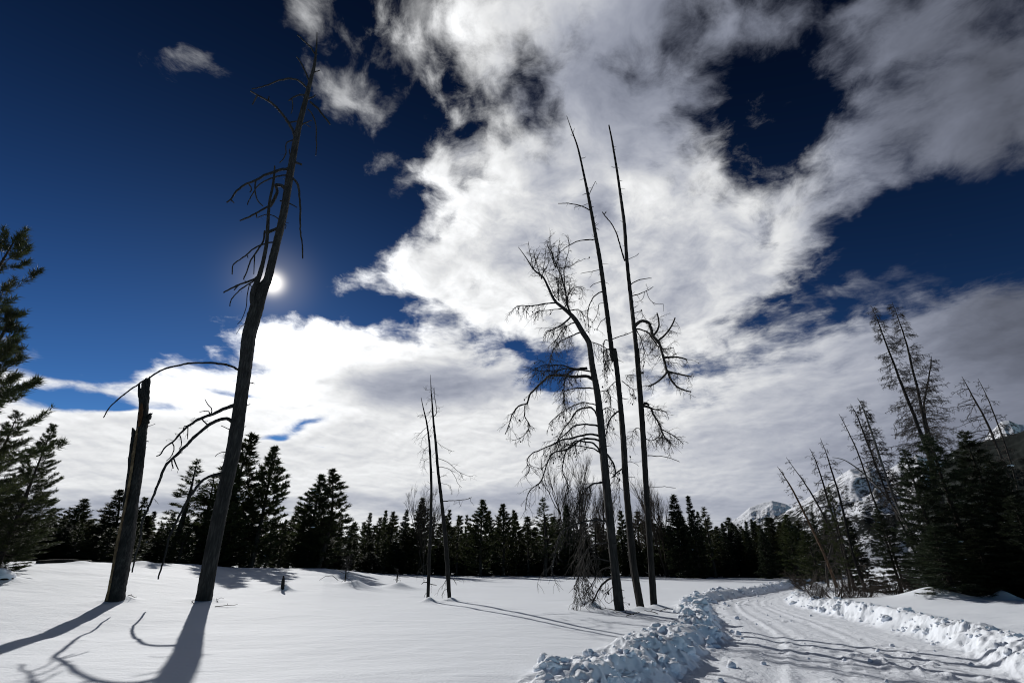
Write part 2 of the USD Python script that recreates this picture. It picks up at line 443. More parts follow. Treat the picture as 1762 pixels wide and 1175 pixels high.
def fb(x, y, s, seed, octaves=4):
    return meshkit.fbm(np.stack([x / s, y / s, np.full_like(x, seed * 7.31)], -1), octaves, seed) - .5


def field(x, y):
    r, az = np.hypot(x, y), np.arctan2(x, y)
    R, zc = np.interp(az, EA, ER), np.interp(az, EA, EZ)
    out = smoothstep(np.abs(az), math.radians(54), math.radians(75))
    zc = zc * (1 - out) + .9 * out
    z = F0 + (zc - F0) * smoothstep(r, 13, R)
    z = z + (.9 - zc) * smoothstep(r, R * 1.6, R * 5)
    soft = 1 - smoothstep(r, 60, 160)
    z = z + soft * (fb(x, y, 9.0, 1, 3) * .30 + fb(x * .6 + y * .2, y, 1.7, 2, 4) * .075) * np.where(r < 34, 1, .5)
    return z


def ground(x, y, detail=True):
    """Height of the snow; with detail also returns the signed distance outside the road and which bank it is (-1 right, 1 left)."""
    x, y = np.atleast_1d(np.asarray(x, float)), np.atleast_1d(np.asarray(y, float))
    z = field(x, y)
    soft2 = np.hypot(x, y) < 45
    z = z + np.where(soft2, np.minimum(fb(x, y, 3.1, 23, 3) + .12, 0) * .28, 0)
    for (mx, my, mr, mh) in MOUNDS:
        q = ((x - mx) ** 2 + (y - my) ** 2) / mr ** 2
        z = z + mh * np.exp(-q ** .8 * 1.3)
    p = np.stack([x, y], 1)
    near = (np.hypot(x, y) < 125)
    s, which, u = np.full(len(x), 50.0), np.ones(len(x)), np.full(len(x), .5)
    i = np.where(near)[0]
    if len(i):
        dl, sl = to_line(p[i], LEFT_TOE); dr, sr = to_line(p[i], RIGHT_TOE)
        inside = (sl < 0) & (sr > 0)
        lo = np.where(inside, -np.minimum(dl, dr), np.where(sl > 0, dl, dr))
        s[i], which[i], u[i] = lo, np.where(dl < dr, 1, -1), dl / (dl + dr + 1e-9)
    wob = fb(x, y, 1.1, 5, 3) * .7
    sw = s + wob * smoothstep(s, -.8, .2)
    # the road: ruts and scuffed snow
    lump = fb(x, y, .22, 6, 3)
    ruts = .45 * sum(a * np.exp(-((u + fb(x, y, 6.0, 9, 2) * .04 - c) / w) ** 2) for a, c, w in ((-.05, .26, .035), (-.04, .36, .03), (.03, .31, .02), (-.05, .60, .035), (-.035, .70, .03), (.03, .65, .02), (.05, .15, .05), (-.03, .48, .03), (.025, .84, .05)))
    grooves = fb(u * 34, np.hypot(x, y) * .25, 1.0, 12, 3) * .03
    scuff = np.maximum(fb(x, y, .20, 13, 4) - .04, 0) * smoothstep(fb(x, y, 1.8, 14, 3), -.02, .2) * .26 + np.maximum(fb(x, y, .13, 18, 3) - .10, 0) * .12
    road = ruts + grooves + lump * .02 + scuff
    t = smoothstep(sw, -.15, .6)
    band = np.exp(-((sw - .6) / .42) ** 2)
    amp = np.where(which > 0, .05, .035) * (.75 + fb(x, y, 2.5, 15, 2) * 1.6)
    bill = np.abs(fb(x, y, .75, 16, 2)) * 2
    bill2 = np.abs(fb(x, y, .26, 17, 3)) * 2
    chunk = np.exp(-((sw - .48) / .62) ** 4)
    z = z * t + road * (1 - t) + band * amp + chunk * (.45 + .75 * smoothstep(fb(x, y, 2.6, 21, 2), -.10, .16)) * ((.33 - bill) * np.where(which > 0, .27, .20) + (.25 - bill2) * .22 + fb(x, y, .11, 19, 2) * .05)
    return z, s, which, u


def gz(x, y):
    return float(ground(x, y)[0][0])


def hit(px, py):
    """Where the photograph's pixel meets the snow."""
    d = ray(px, py); t = np.geomspace(3, 160, 900)
    P = EYE + d * t[:, None]
    z = field(P[:, 0], P[:, 1])
    below = np.where(P[:, 2] < z)[0]
    k = below[0] if len(below) else len(t) - 1
    return P[k]


def mound_at(px, py, half_w_px, h):
    b = hit(px, py); dep = np.linalg.norm(b - EYE)
    MOUNDS.append((b[0], b[1], half_w_px * dep / FPX, h))


for m in [(487, 1017, 13, 0.29), (593, 992, 16, 0.29), (612, 1010, 26, 0.31), (686, 1012, 22, 0.31), (243, 973, 22, .22), (140, 970, 16, .14), (300, 974, 34, .12),
          (1606, 1030, 38, .42), (1412, 1018, 30, .28), (1730, 1032, 14, 0.32), (1540, 1006, 50, .75), (1575, 1008, 40, .5), (1003, 1042, 14, 0.18), (1020, 1046, 12, 0.22),
          (206, 1034, 17, 0.18), (358, 1033, 20, 0.09), (1102, 1050, 20, 0.11), (1130, 1046, 18, 0.11), (738, 1035, 10, 0.18), (776, 1034, 14, 0.14), (1690, 1012, 40, 0.54),
          (0, 1000, 20, 0.27), (1470, 1024, 26, 0.22)]:
    mound_at(*m)


def make_ground():
    fine = np.radians(np.arange(-54, 54.001, .115))
    coarse = np.radians(np.r_[np.arange(56, 304.1, 2.0)])
    az = np.r_[fine, coarse]
    rad = np.r_[0.0, np.geomspace(.6, 2.6, 14)[:-1], np.geomspace(2.6, 75, 560), np.geomspace(78, 9000, 60)]
    nr, na = len(rad), len(az)
    Rg, Ag = np.meshgrid(rad, az, indexing='ij')
    x, y = (Rg * np.sin(Ag)).ravel(), (Rg * np.cos(Ag)).ravel()
    z, s, which, u = ground(x, y)
    V = np.stack([x, y, z], 1)
    i, j = np.meshgrid(np.arange(nr - 1), np.arange(na), indexing='ij')
    a, b = i * na + j, i * na + (j + 1) % na
    c, d = (i + 1) * na + (j + 1) % na, (i + 1) * na + j
    Q = np.stack([a, b, c, d], -1).reshape(-1, 4)
    # vertex normals of the whole sheet, shared by its pieces
    Vg = V.reshape(nr, na, 3)
    dj = np.roll(Vg, -1, 1) - np.roll(Vg, 1, 1)
    di = np.gradient(Vg, axis=0)
    N = np.cross(dj, di).reshape(-1, 3); N[:, 2] = np.where(np.abs(N).sum(1) < 1e-12, 1, N[:, 2]); N /= np.linalg.norm(N, axis=1, keepdims=True)
    N *= np.sign(N[:, 2:] + 1e-9)
    sq, wq = s[Q].mean(1), which[Q].mean(1)
    rq = np.hypot(V[Q][:, :, 0].mean(1), V[Q][:, :, 1].mean(1))
    kind = np.where(rq > 110, 0, np.where(sq < -.05, 1, np.where(sq < 1.2, np.where(wq > 0, 2, 3), 0)))
    out = []
    for k, name, mat in ((0, 'snowfield', 'snow'), (1, 'snowy_road', 'road_snow'), (2, 'snow_bank', 'bank_snow'), (3, 'snow_bank', 'bank_snow')):
        q = Q[kind == k]
        q = np.vstack([q[:, [0, 1, 2]], q[:, [0, 2, 3]]])
        used, inv = np.unique(q, return_inverse=True)
        m = UsdGeom.Mesh.Define(stage, numbered('/World', name))
        m.CreatePointsAttr(Vt.Vec3fArray.FromNumpy(V[used].astype(np.float32)))
        m.CreateFaceVertexCountsAttr(Vt.IntArray.FromNumpy(np.full(len(q), 3, np.int32)))
        m.CreateFaceVertexIndicesAttr(Vt.IntArray.FromNumpy(inv.reshape(-1).astype(np.int32)[::1]))
        m.CreateSubdivisionSchemeAttr('none')
        m.CreateNormalsAttr(Vt.Vec3fArray.FromNumpy(N[used].astype(np.float32))); m.SetNormalsInterpolation('vertex')
        UsdShade.MaterialBindingAPI.Apply(m.GetPrim()).Bind(M[mat])
        tag(m, kind='structure')
        out.append(m.GetPrim())
    return out


FIELD, ROAD, BANK_L, BANK_R = make_ground()
tag(FIELD, 'wide smooth snowfield under the trees', 'snowfield')
tag(ROAD, 'ploughed snowy road with ruts curving off to the right', 'road')
tag(BANK_L, 'lumpy ploughed snow bank along the left edge of the road', 'snow bank')
tag(BANK_R, 'lumpy ploughed snow bank along the right edge of the road', 'snow bank')


# ---------------------------------------------------------------- dead trees, read off the photograph and stood up in depth
class Stand:
    """A tree's place: points of the photograph are set on the upright plane through its foot that faces the camera; depth (metres) moves them off it."""
    def __init__(self, px, py, off=0.0, tilt=0.0):
        self.base = hit(px, py); self.tilt = tilt
        self.base = np.array([self.base[0], self.base[1], gz(self.base[0], self.base[1])])
        h = self.base[:2] - EYE[:2]; self.R = np.linalg.norm(h) + off; self.a = h / np.linalg.norm(h)
    def at(self, px, py, depth=0.0):
        d = ray(px, py); t = (self.R + depth + self.tilt * (EYE[2] - self.base[2])) / (d[:2] @ self.a - self.tilt * d[2])   # tilt: metres towards (-) the camera per metre of height
        return EYE + d * t, t
    def line(self, pts, hw, depth0=0.0, depth1=0.0):
        """pts: (x, y) or (x, y, halfwidth) in photograph pixels; returns points and radii in metres."""
        P, R = [], []
        n = len(pts); acc = np.r_[0, np.cumsum([math.dist(a[:2], b[:2]) for a, b in zip(pts[:-1], pts[1:])])]
        for i, p in enumerate(pts):
            q, t = self.at(p[0], p[1], depth0 + (depth1 - depth0) * acc[i] / max(acc[-1], 1e-6))
            w = p[2] if len(p) > 2 else (hw[0] + (hw[1] - hw[0]) * acc[i] / max(acc[-1], 1e-6))
            P.append(q); R.append(w * t / FPX)
        return np.array(P), np.array(R)


def zoomed(ox, oy, k):
    return lambda *pts: [(ox + p[0] / k, oy + p[1] / k) + tuple(w / k for w in p[2:]) for p in pts]


Z1, Z2, Z3, Z3B, Z4, Z5, Z6 = zoomed(0, 600, 2.043), zoomed(360, 30, 2.217), zoomed(0, 500, 2.937), zoomed(840, 180, 2.176), zoomed(840, 600, 2.35), zoomed(1320, 500, 2.098), zoomed(440, 620, 2.555)


def fluted(seed, amount=.10, freq=3.0):
    rng = np.random.default_rng(seed); ph = rng.uniform(0, 6.28, 8)
    def f(n, s):
        a = np.arange(s) * 2 * np.pi / s; i = np.arange(n)[:, None] / max(n - 1, 1)
        out = np.ones((n, s))
        for k in range(2, 7):
            out = out + amount / k ** .7 * np.sin(k * a[None] + ph[k] + 2.2 * np.sin(i * freq * k + ph[k - 2]))
        return out + rng.normal(0, amount * .22, (n, s))
    return f


def trunk_part(st, t, pts, mat, sides=18, name='trunk', flute=.08, step=.22, seed=0, sink=.35, wide=.80):
    P, R = st.line(pts, (5, 2)); R = R * wide
    if sink:
        d = unit(P[0] - P[1]); P = np.vstack([P[0] + d * sink, P]); R = np.r_[R[0] * 1.15, R]
        R[1] *= 1.06
    P, R = resample(P, R, step)
    return part(name, tube(P, np.maximum(R, .006), sides, fluted(seed, flute)), mat, t), P, R


def twig_pieces(P, R, rng, n, length, droop, spread, sub=3, r0=.006, t0=.15, cones=0):
    """Twigs along a limb, each with twiglets."""
    out = []
    for _ in range(n):
        t = rng.uniform(t0, 1) * (len(P) - 1); i = min(int(t), len(P) - 2); p = P[i] + (P[i + 1] - P[i]) * (t - i)
        tang = unit(P[i + 1] - P[i]); perp = unit(np.cross(tang, rng.normal(size=3)))
        d = unit(tang * rng.uniform(.1, .9) + perp * spread + np.array([0, 0, -droop * rng.uniform(.3, 1)]))
        L = length * rng.uniform(.4, 1.15)
        k = 5; Q = [p]; dd = d
        for _j in range(k):
            dd = unit(dd + rng.normal(0, .22, 3) + np.array([0, 0, -droop * .22])); Q.append(Q[-1] + dd * L / k)
        Q = np.array(Q); r = min(r0, R[i] * .7) * rng.uniform(.7, 1.15)
        out.append(tube(Q, np.linspace(r, r * .45, k + 1), 4))
        for _s in range(sub):
            j = rng.integers(1, k); tt = unit(Q[j + 1] - Q[j]); pp = unit(np.cross(tt, rng.normal(size=3)))
            e = unit(tt * .7 + pp * .8 + np.array([0, 0, -droop * .4])); l2 = L * rng.uniform(.15, .45)
            m = Q[j] + e * l2 * .5 + rng.normal(0, l2 * .08, 3)
            out.append(tube([Q[j], m, Q[j] + e * l2 + np.array([0, 0, -droop * l2 * .2])], [r * .7, r * .6, r * .4], 3))
            if cones and rng.random() < .5 * cones:
                out.append(cone_piece(Q[j] + e * l2, rng))
        if cones and rng.random() < cones: out.append(cone_piece(Q[-1], rng))
    return out


_ico = trimesh.creation.icosphere(1, 1.0)


def cone_piece(p, rng):
    s = rng.uniform(.018, .03)
    return np.array(_ico.vertices) * [s, s, s * 1.5] + p, np.array(_ico.faces)


def branch_part(st, t, pts, hw, mat, seed, twigs=0, tl=.5, droop=.4, spread=.9, subs=(), name='branch', sides=7, depth=None, cones=0, sub=3, r0=.007, d0=0.0, thin=.62):
    hw = (hw[0] * thin, hw[1] * max(thin, .8))
    rng = np.random.default_rng(seed)
    L = sum(math.dist(a[:2], b[:2]) for a, b in zip(pts[:-1], pts[1:])) * st.R / FPX
    dep = depth if depth is not None else rng.uniform(-.45, .45) * L
    P, R = st.line(pts, hw, d0, d0 + dep)
    keyP = P
    P, R = resample(P, R, .09)
    P = P + np.r_[[np.zeros(3)], np.cumsum(rng.normal(0, .011, (len(P) - 1, 3)), 0) * .8]
    pieces = [tube(P, np.maximum(R * rng.uniform(.9, 1.12, len(R)), .005), sides)]
    for s in subs:
        # a side shoot starts where the branch passes nearest to its first point
        q0, tt = st.at(s[0][0], s[0][1], 0)
        a2 = [st.at(p[0], p[1], 0) for p in s]
        dist = [np.linalg.norm((k - EYE) / np.linalg.norm(k - EYE) - (q0 - EYE) / np.linalg.norm(q0 - EYE)) for k in P]
        k0 = int(np.argmin(dist)); dd = (P[k0][:2] - EYE[:2]) @ st.a - st.R
        sp, sr = st.line(s, (hw[1] * 1.1, hw[1] * .7), dd, dd + rng.uniform(-.2, .2)); sp[0] = P[k0]
        sp, sr = resample(sp, sr, .12)
        pieces.append(tube(sp, np.maximum(sr, .005), 5))
        if twigs: pieces += twig_pieces(sp, sr, rng, max(1, twigs // 5), tl * .7, droop, spread, sub, r0, cones=cones)
    if twigs: pieces += twig_pieces(P, R, rng, twigs, tl, droop, spread, sub, r0, cones=cones)
    return part(name, join(pieces), mat, t)


def stubs(P, R, t, rng, n, mat, lo=.05, hi=.98, length=(.08, .3), r=.012, name='broken_stub'):
    """Short broken stubs, each its own part."""
    for _ in range(n):
        i = int(rng.uniform(lo, hi) * (len(P) - 2)); tang = unit(P[i + 1] - P[i]); perp = unit(np.cross(tang, rng.normal(size=3)))
        d = unit(perp + np.array([0, 0, rng.uniform(-.35, .45)])); L = R[i] + rng.uniform(*length); rr = r * rng.uniform(.6, 1.3)
        m = P[i] + d * L * .6; e = P[i] + d * L + np.array([0, 0, rng.uniform(-.2, .2) * L])
        part(name, tube([P[i], m, e], [rr * 1.4, rr, rr * .5], 5), mat, t)


# the tall leaning dead tree that hides the sun
S = Stand(350, 1034)
tall = thing('dead_tree', 'tallest leaning dead tree trunk, bare and grey, hiding the sun', 'dead tree', at=S.base)
tr_pts = [(350, 1034, 15.5), (376, 896, 14.6), (399, 790, 13.6), (413, 700, 12.4), (423.5, 620, 12.2), (430, 570, 13.2), (441, 530, 13.2), (452, 495, 11.6)] + \
    Z2((222, 1000, 19), (240, 930, 19), (272, 800, 17.5), (308, 600, 16), (346, 400, 12), (372, 300, 9.5), (398, 200, 7), (408, 130, 4.5), (411, 58, 1.5))
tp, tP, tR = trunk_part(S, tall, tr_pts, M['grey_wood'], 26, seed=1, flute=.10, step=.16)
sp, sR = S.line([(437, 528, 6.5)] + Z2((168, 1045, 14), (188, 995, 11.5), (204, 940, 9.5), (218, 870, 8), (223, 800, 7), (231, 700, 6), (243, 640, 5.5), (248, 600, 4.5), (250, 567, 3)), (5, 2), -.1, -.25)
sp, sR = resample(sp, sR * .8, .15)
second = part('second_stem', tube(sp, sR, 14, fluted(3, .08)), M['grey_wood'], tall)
gw = M['grey_wood']
B2 = [
    (Z2((402, 138), (375, 105), (335, 68)), (2.6, 1.2), ()), (Z2((384, 255), (370, 210), (335, 148)), (2.8, 1.2), ()),
    (Z2((376, 272), (345, 248), (305, 238), (270, 240), (220, 256), (162, 268)), (2.8, 1.1), ()),
    (Z2((372, 295), (345, 300), (305, 322)), (2.4, 1.2), [Z2((318, 315), (318, 345), (312, 368))]),
    (Z2((330, 470), (315, 430), (295, 400), (265, 365), (225, 328), (190, 308), (155, 290)), (4.4, 1.6), [Z2((178, 303), (165, 333)), Z2((222, 326), (228, 302)), Z2((298, 406), (325, 398), (350, 396))]),
    (Z2((384, 322), (410, 345), (435, 375), (460, 408)), (3.0, 1.6), ()), (Z2((376, 350), (395, 375), (405, 400), (410, 450), (410, 525)), (1.9, 1.0), ()),
    (Z2((355, 410), (375, 400), (392, 396)), (1.8, .9), [Z2((365, 405), (388, 420))]), (Z2((374, 310), (392, 302), (405, 294)), (2.4, 1.2), ()),
    (Z2((329, 465), (290, 488), (290, 515), (265, 552)), (1.8, 1.0), ()), (Z2((312, 548), (305, 500)), (1.6, .9), ()), (Z2((318, 548), (352, 560)), (3.4, 2.2), ()),
    (Z2((305, 577), (260, 585), (220, 600), (175, 625), (130, 645), (100, 670), (80, 695), (68, 705)), (4.0, 1.6), [Z2((82, 692), (95, 708)), Z2((150, 637), (160, 665), (155, 668)), Z2((178, 624), (183, 695), (205, 720))]),
    (Z2((300, 600), (250, 610), (210, 628), (180, 650), (155, 690), (143, 718)), (2.2, 1.0), ()),
    (Z2((316, 612), (338, 640), (345, 680), (347, 760), (345, 820), (350, 880), (348, 920)), (3.2, 1.3), ()),
    (Z2((292, 662), (270, 640), (256, 640), (262, 665), (245, 700), (233, 718)), (4.2, 3.2), ()),
    (Z2((234, 714), (200, 735), (165, 758), (122, 778)), (2.8, 1.5), [Z2((183, 747), (182, 765))]), (Z2((268, 775), (225, 755), (185, 765)), (1.4, .9), ()),
    (Z2((272, 798), (240, 812), (220, 822)), (3.8, 3.2), ()), (Z2((242, 858), (205, 865), (170, 880), (140, 905), (92, 938), (85, 972)), (2.2, 1.1), [Z2((140, 905), (148, 918))]),
    (Z2((222, 830), (210, 815), (205, 850), (180, 890), (155, 940), (142, 985), (135, 1000)), (2.8, 1.2), [Z2((172, 905), (170, 980))]),
    (Z2((206, 950), (185, 985), (150, 1005), (100, 1020), (57, 1042)), (3.2, 1.6), [Z2((110, 1018), (95, 1040)), Z2((150, 1005), (135, 1010))]),
    (Z2((196, 985), (155, 1020), (120, 1045), (95, 1070), (83, 1102)), (2.2, 1.0), [Z2((155, 1020), (145, 1060), (140, 1110), (125, 1150), (108, 1170)), Z2((155, 1020), (172, 1048))]),
]
for i, (pts, hw, subs) in enumerate(B2):
    branch_part(S, tall, pts, hw, gw, 100 + i, subs=subs, twigs=2, tl=.22, spread=1.0, sub=0)
branch_part(S, tall, Z3((1205, 400), (1150, 375), (1100, 367), (1040, 365), (960, 368), (900, 380), (840, 400), (760, 448), (700, 490), (655, 520), (610, 555), (575, 590), (560, 610), (547, 642)), (1.9, .9), gw, 140, thin=1.0,
            twigs=10, tl=.12, spread=1.2, depth=.9, sub=0)
branch_part(S, tall, Z3((1190, 578), (1120, 600), (1080, 622), (1030, 640), (980, 670), (930, 705), (890, 760), (850, 795), (825, 830), (805, 838)), (3.4, .9), gw, 141, thin=1.0, twigs=9, tl=.35, depth=-.9,
            subs=[Z3((1062, 628), (1072, 605), (1050, 575), (1035, 548)), Z3((1065, 625), (1050, 608), (1008, 613)), Z3((955, 680), (930, 685), (925, 700)), Z3((950, 690), (948, 750)), Z3((910, 730), (915, 790), (905, 800)), Z3((870, 775), (880, 800), (855, 850), (840, 860)), Z3((1030, 642), (1028, 660), (1042, 672))])
branch_part(S, tall, Z3((1178, 670), (1150, 648), (1110, 655), (1060, 675), (1000, 720), (940, 775), (880, 835), (830, 900), (800, 980), (775, 1050), (745, 1130)) + Z1((505, 610), (500, 660), (480, 740), (468, 788)), (2.9, 1.2), gw, 142, thin=1.0,
            twigs=6, tl=.3, depth=-1.2, subs=[Z3((880, 838), (886, 870), (902, 905)), Z3((872, 848), (870, 880), (876, 898)), Z3((1050, 680), (1020, 650))])
branch_part(S, tall, Z1((806, 428), (775, 438), (745, 442), (715, 455), (690, 480), (660, 520), (620, 590), (590, 650), (575, 700), (565, 750), (548, 803)), (2.6, 1.2), gw, 143, thin=1.0, twigs=4, tl=.2, depth=-1.0)
for i, (pts, hw) in enumerate([(Z3((1165, 702), (1135, 692), (1118, 685)), (1.4, .7)), (Z3((1225, 462), (1265, 465), (1285, 470)), (2.6, .8)), (Z3((1225, 590), (1245, 580), (1262, 570)), (2.0, .7)), (Z3((1200, 698), (1225, 692), (1238, 688)), (1.6, .6)),
                               (Z3((1150, 818), (1110, 820), (1088, 838)), (1.2, .6)), (Z3((1190, 818), (1215, 814), (1240, 812)), (1.4, .7)), (Z2((270, 700), (305, 708), (330, 725)), (2.0, 1.0)), (Z2((280, 795), (290, 790), (290, 808)), (1.5, .8)),
                               ([(437, 545), (418, 560), (408, 575)], (.9, .4)), ([(437, 520), (424, 545), (420, 560), (411, 560)], (.9, .4)), (Z2((395, 215), (412, 205), (418, 203)), (1.8, 1.0))]):
    branch_part(S, tall, pts, hw, gw, 160 + i)
stubs(tP, tR, tall, np.random.default_rng(4), 16, gw, .3, .97, (.03, .14), .014)

# the broken snag beside it
S = Stand(198, 1036, tilt=.32)
snag = thing('broken_snag', 'broken off thick dead tree stump with split top and tan bare streak', 'tree stump', at=S.base)
sn_pts = [(197, 1037, 15.2)] + Z1((440, 700, 26), (471, 500, 23), (487, 400, 21.5), (498, 300, 21), (505, 215, 20), (508, 160, 15), (512, 125, 10), (516, 104, 5))
sp_, nP, nR = trunk_part(S, snag, sn_pts, M['grey_wood'], 24, seed=7, flute=.13, step=.10)
for i, (pts, hw) in enumerate([(Z1((497, 190, 7), (491, 150, 6), (489, 128, 3), (491, 118, 1)), 0), (Z1((515, 190, 7), (521, 140, 6), (524, 112, 4), (527, 97, 1.5)), 0), (Z1((505, 170, 7), (503, 130, 6), (505, 112, 2)), 0), (Z1((512, 260, 10), (524, 238, 8), (530, 228, 3), (535, 230, 1.5)), 0)]):
    P, R = S.line(pts, (3, 1), -.05 * i, -.05 * i); P, R = resample(P, R, .06)
    part('splinter', tube(P, R, 7, fluted(20 + i, .18)), M['grey_wood'], snag)
P, R = S.line(Z1((436, 560, 5), (447, 500, 8), (457, 430, 8), (466, 330, 7), (470, 292, 6.5), (466, 278, 2)), (3, 1), -.05, -.05); P, R = resample(P, R, .1)
part('split_slab', tube(P, R, 9, fluted(31, .2)), M['grey_wood'], snag)
P, R = S.line(Z1((376, 885, 3.2), (398, 760, 3.5), (425, 620, 4), (450, 500, 4.2), (464, 410, 4.5), (476, 330, 4), (482, 280, 2)), (3, 1), -.17, -.17); P, R = resample(P, R, .1)
part('bare_wood_strip', tube(P, R, 8, fluted(32, .25)), M['tan_wood'], snag)
P, R = S.line(Z1((488, 272, 3), (493, 245, 6), (496, 215, 7), (497, 192, 3)), (3, 1), -.20, -.20); P, R = resample(P, R, .05)
part('rusty_scar', tube(P, R, 9, fluted(33, .2)), M['rust_wood'], snag)
for i, (pts, hw) in enumerate([(Z1((515, 275), (535, 268), (547, 263)), (1.0, .5)), (Z1((458, 382), (447, 382)), (.7, .4)), (Z1((510, 322), (525, 326)), (1.2, .7)), (Z1((515, 235), (530, 234), (534, 228)), (2.2, 1.0))]):
    branch_part(S, snag, pts, hw, gw, 200 + i)
stubs(nP, nR, snag, np.random.default_rng(5), 8, gw, .45, .9, (.02, .06), .012)

# two slim dead trees in mid field
S = Stand(736.5, 1034)
ta = thing('dead_tree', 'shorter, left one of two slim dead trees standing alone in mid field', 'dead tree', at=S.base)
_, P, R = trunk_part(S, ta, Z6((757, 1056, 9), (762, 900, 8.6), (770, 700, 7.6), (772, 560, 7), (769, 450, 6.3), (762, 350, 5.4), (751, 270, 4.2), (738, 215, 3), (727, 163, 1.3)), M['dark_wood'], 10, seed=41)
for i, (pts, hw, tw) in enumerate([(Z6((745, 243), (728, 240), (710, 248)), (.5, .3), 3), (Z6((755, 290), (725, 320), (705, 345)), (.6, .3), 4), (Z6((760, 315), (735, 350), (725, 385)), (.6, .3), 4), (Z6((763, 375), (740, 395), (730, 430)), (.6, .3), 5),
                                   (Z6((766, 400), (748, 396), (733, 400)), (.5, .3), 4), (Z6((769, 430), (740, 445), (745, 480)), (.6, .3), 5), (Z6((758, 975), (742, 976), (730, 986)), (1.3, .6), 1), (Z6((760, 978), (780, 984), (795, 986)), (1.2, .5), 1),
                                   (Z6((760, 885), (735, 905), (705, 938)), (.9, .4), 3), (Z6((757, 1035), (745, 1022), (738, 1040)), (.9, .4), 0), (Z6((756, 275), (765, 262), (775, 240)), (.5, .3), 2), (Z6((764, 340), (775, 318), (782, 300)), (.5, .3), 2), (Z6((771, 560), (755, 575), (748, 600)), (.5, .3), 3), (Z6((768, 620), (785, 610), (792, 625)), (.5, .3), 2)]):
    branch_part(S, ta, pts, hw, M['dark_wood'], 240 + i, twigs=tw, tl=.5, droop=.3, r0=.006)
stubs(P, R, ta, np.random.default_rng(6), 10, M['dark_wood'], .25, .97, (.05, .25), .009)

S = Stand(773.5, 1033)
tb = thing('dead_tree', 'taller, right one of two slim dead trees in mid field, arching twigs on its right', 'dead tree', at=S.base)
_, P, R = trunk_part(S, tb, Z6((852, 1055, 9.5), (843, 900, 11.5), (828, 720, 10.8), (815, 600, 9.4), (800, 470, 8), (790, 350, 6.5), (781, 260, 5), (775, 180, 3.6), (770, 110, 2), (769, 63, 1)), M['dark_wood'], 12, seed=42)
for i, (pts, hw, tw, subs) in enumerate([
    (Z6((780, 248), (795, 230), (792, 180), (785, 120)), (1.2, .5), 8, ()), (Z6((803, 430), (840, 440), (870, 465), (910, 495), (955, 503)), (.8, .35), 6, [Z6((905, 493), (912, 520))]),
    (Z6((805, 468), (850, 478), (875, 510), (895, 550), (908, 562)), (.8, .35), 5, ()), (Z6((810, 540), (850, 550), (865, 590)), (.6, .3), 4, ()), (Z6((824, 618), (880, 615), (930, 608), (955, 600)), (1.3, .5), 3, [Z6((890, 614), (895, 625), (902, 642)), Z6((938, 605), (945, 620))]),
    (Z6((793, 355), (830, 385), (862, 402)), (.6, .3), 4, ()), (Z6((808, 515), (825, 508), (840, 505)), (.6, .3), 2, ()), (Z6((845, 955), (870, 960), (880, 978)), (.8, .4), 3, ()), (Z6((846, 950), (830, 975), (820, 1002)), (.8, .4), 2, ()),
    (Z6((850, 1000), (832, 1010), (820, 1035)), (.7, .4), 2, ()), (Z6((772, 130), (755, 128), (742, 130)), (.5, .3), 3, ()), (Z6((774, 180), (760, 172), (752, 176)), (.5, .3), 2, ()), (Z6((772, 210), (760, 240), (742, 248)), (.6, .3), 3, ()),
    (Z6((776, 150), (786, 130), (787, 118)), (.5, .3), 2, ()), (Z6((783, 285), (770, 300), (762, 318)), (.5, .3), 3, ()), (Z6((796, 400), (784, 410), (776, 430)), (.5, .3), 2, ()), (Z6((822, 690), (800, 660), (790, 640)), (.5, .3), 4, ()), (Z6((830, 760), (805, 780), (795, 800)), (.5, .3), 3, ())]):
    branch_part(S, tb, pts, hw, M['dark_wood'], 270 + i, twigs=tw, tl=.45, droop=.25, subs=subs, r0=.006)
stubs(P, R, tb, np.random.default_rng(7), 12, M['dark_wood'], .25, .97, (.05, .22), .009)

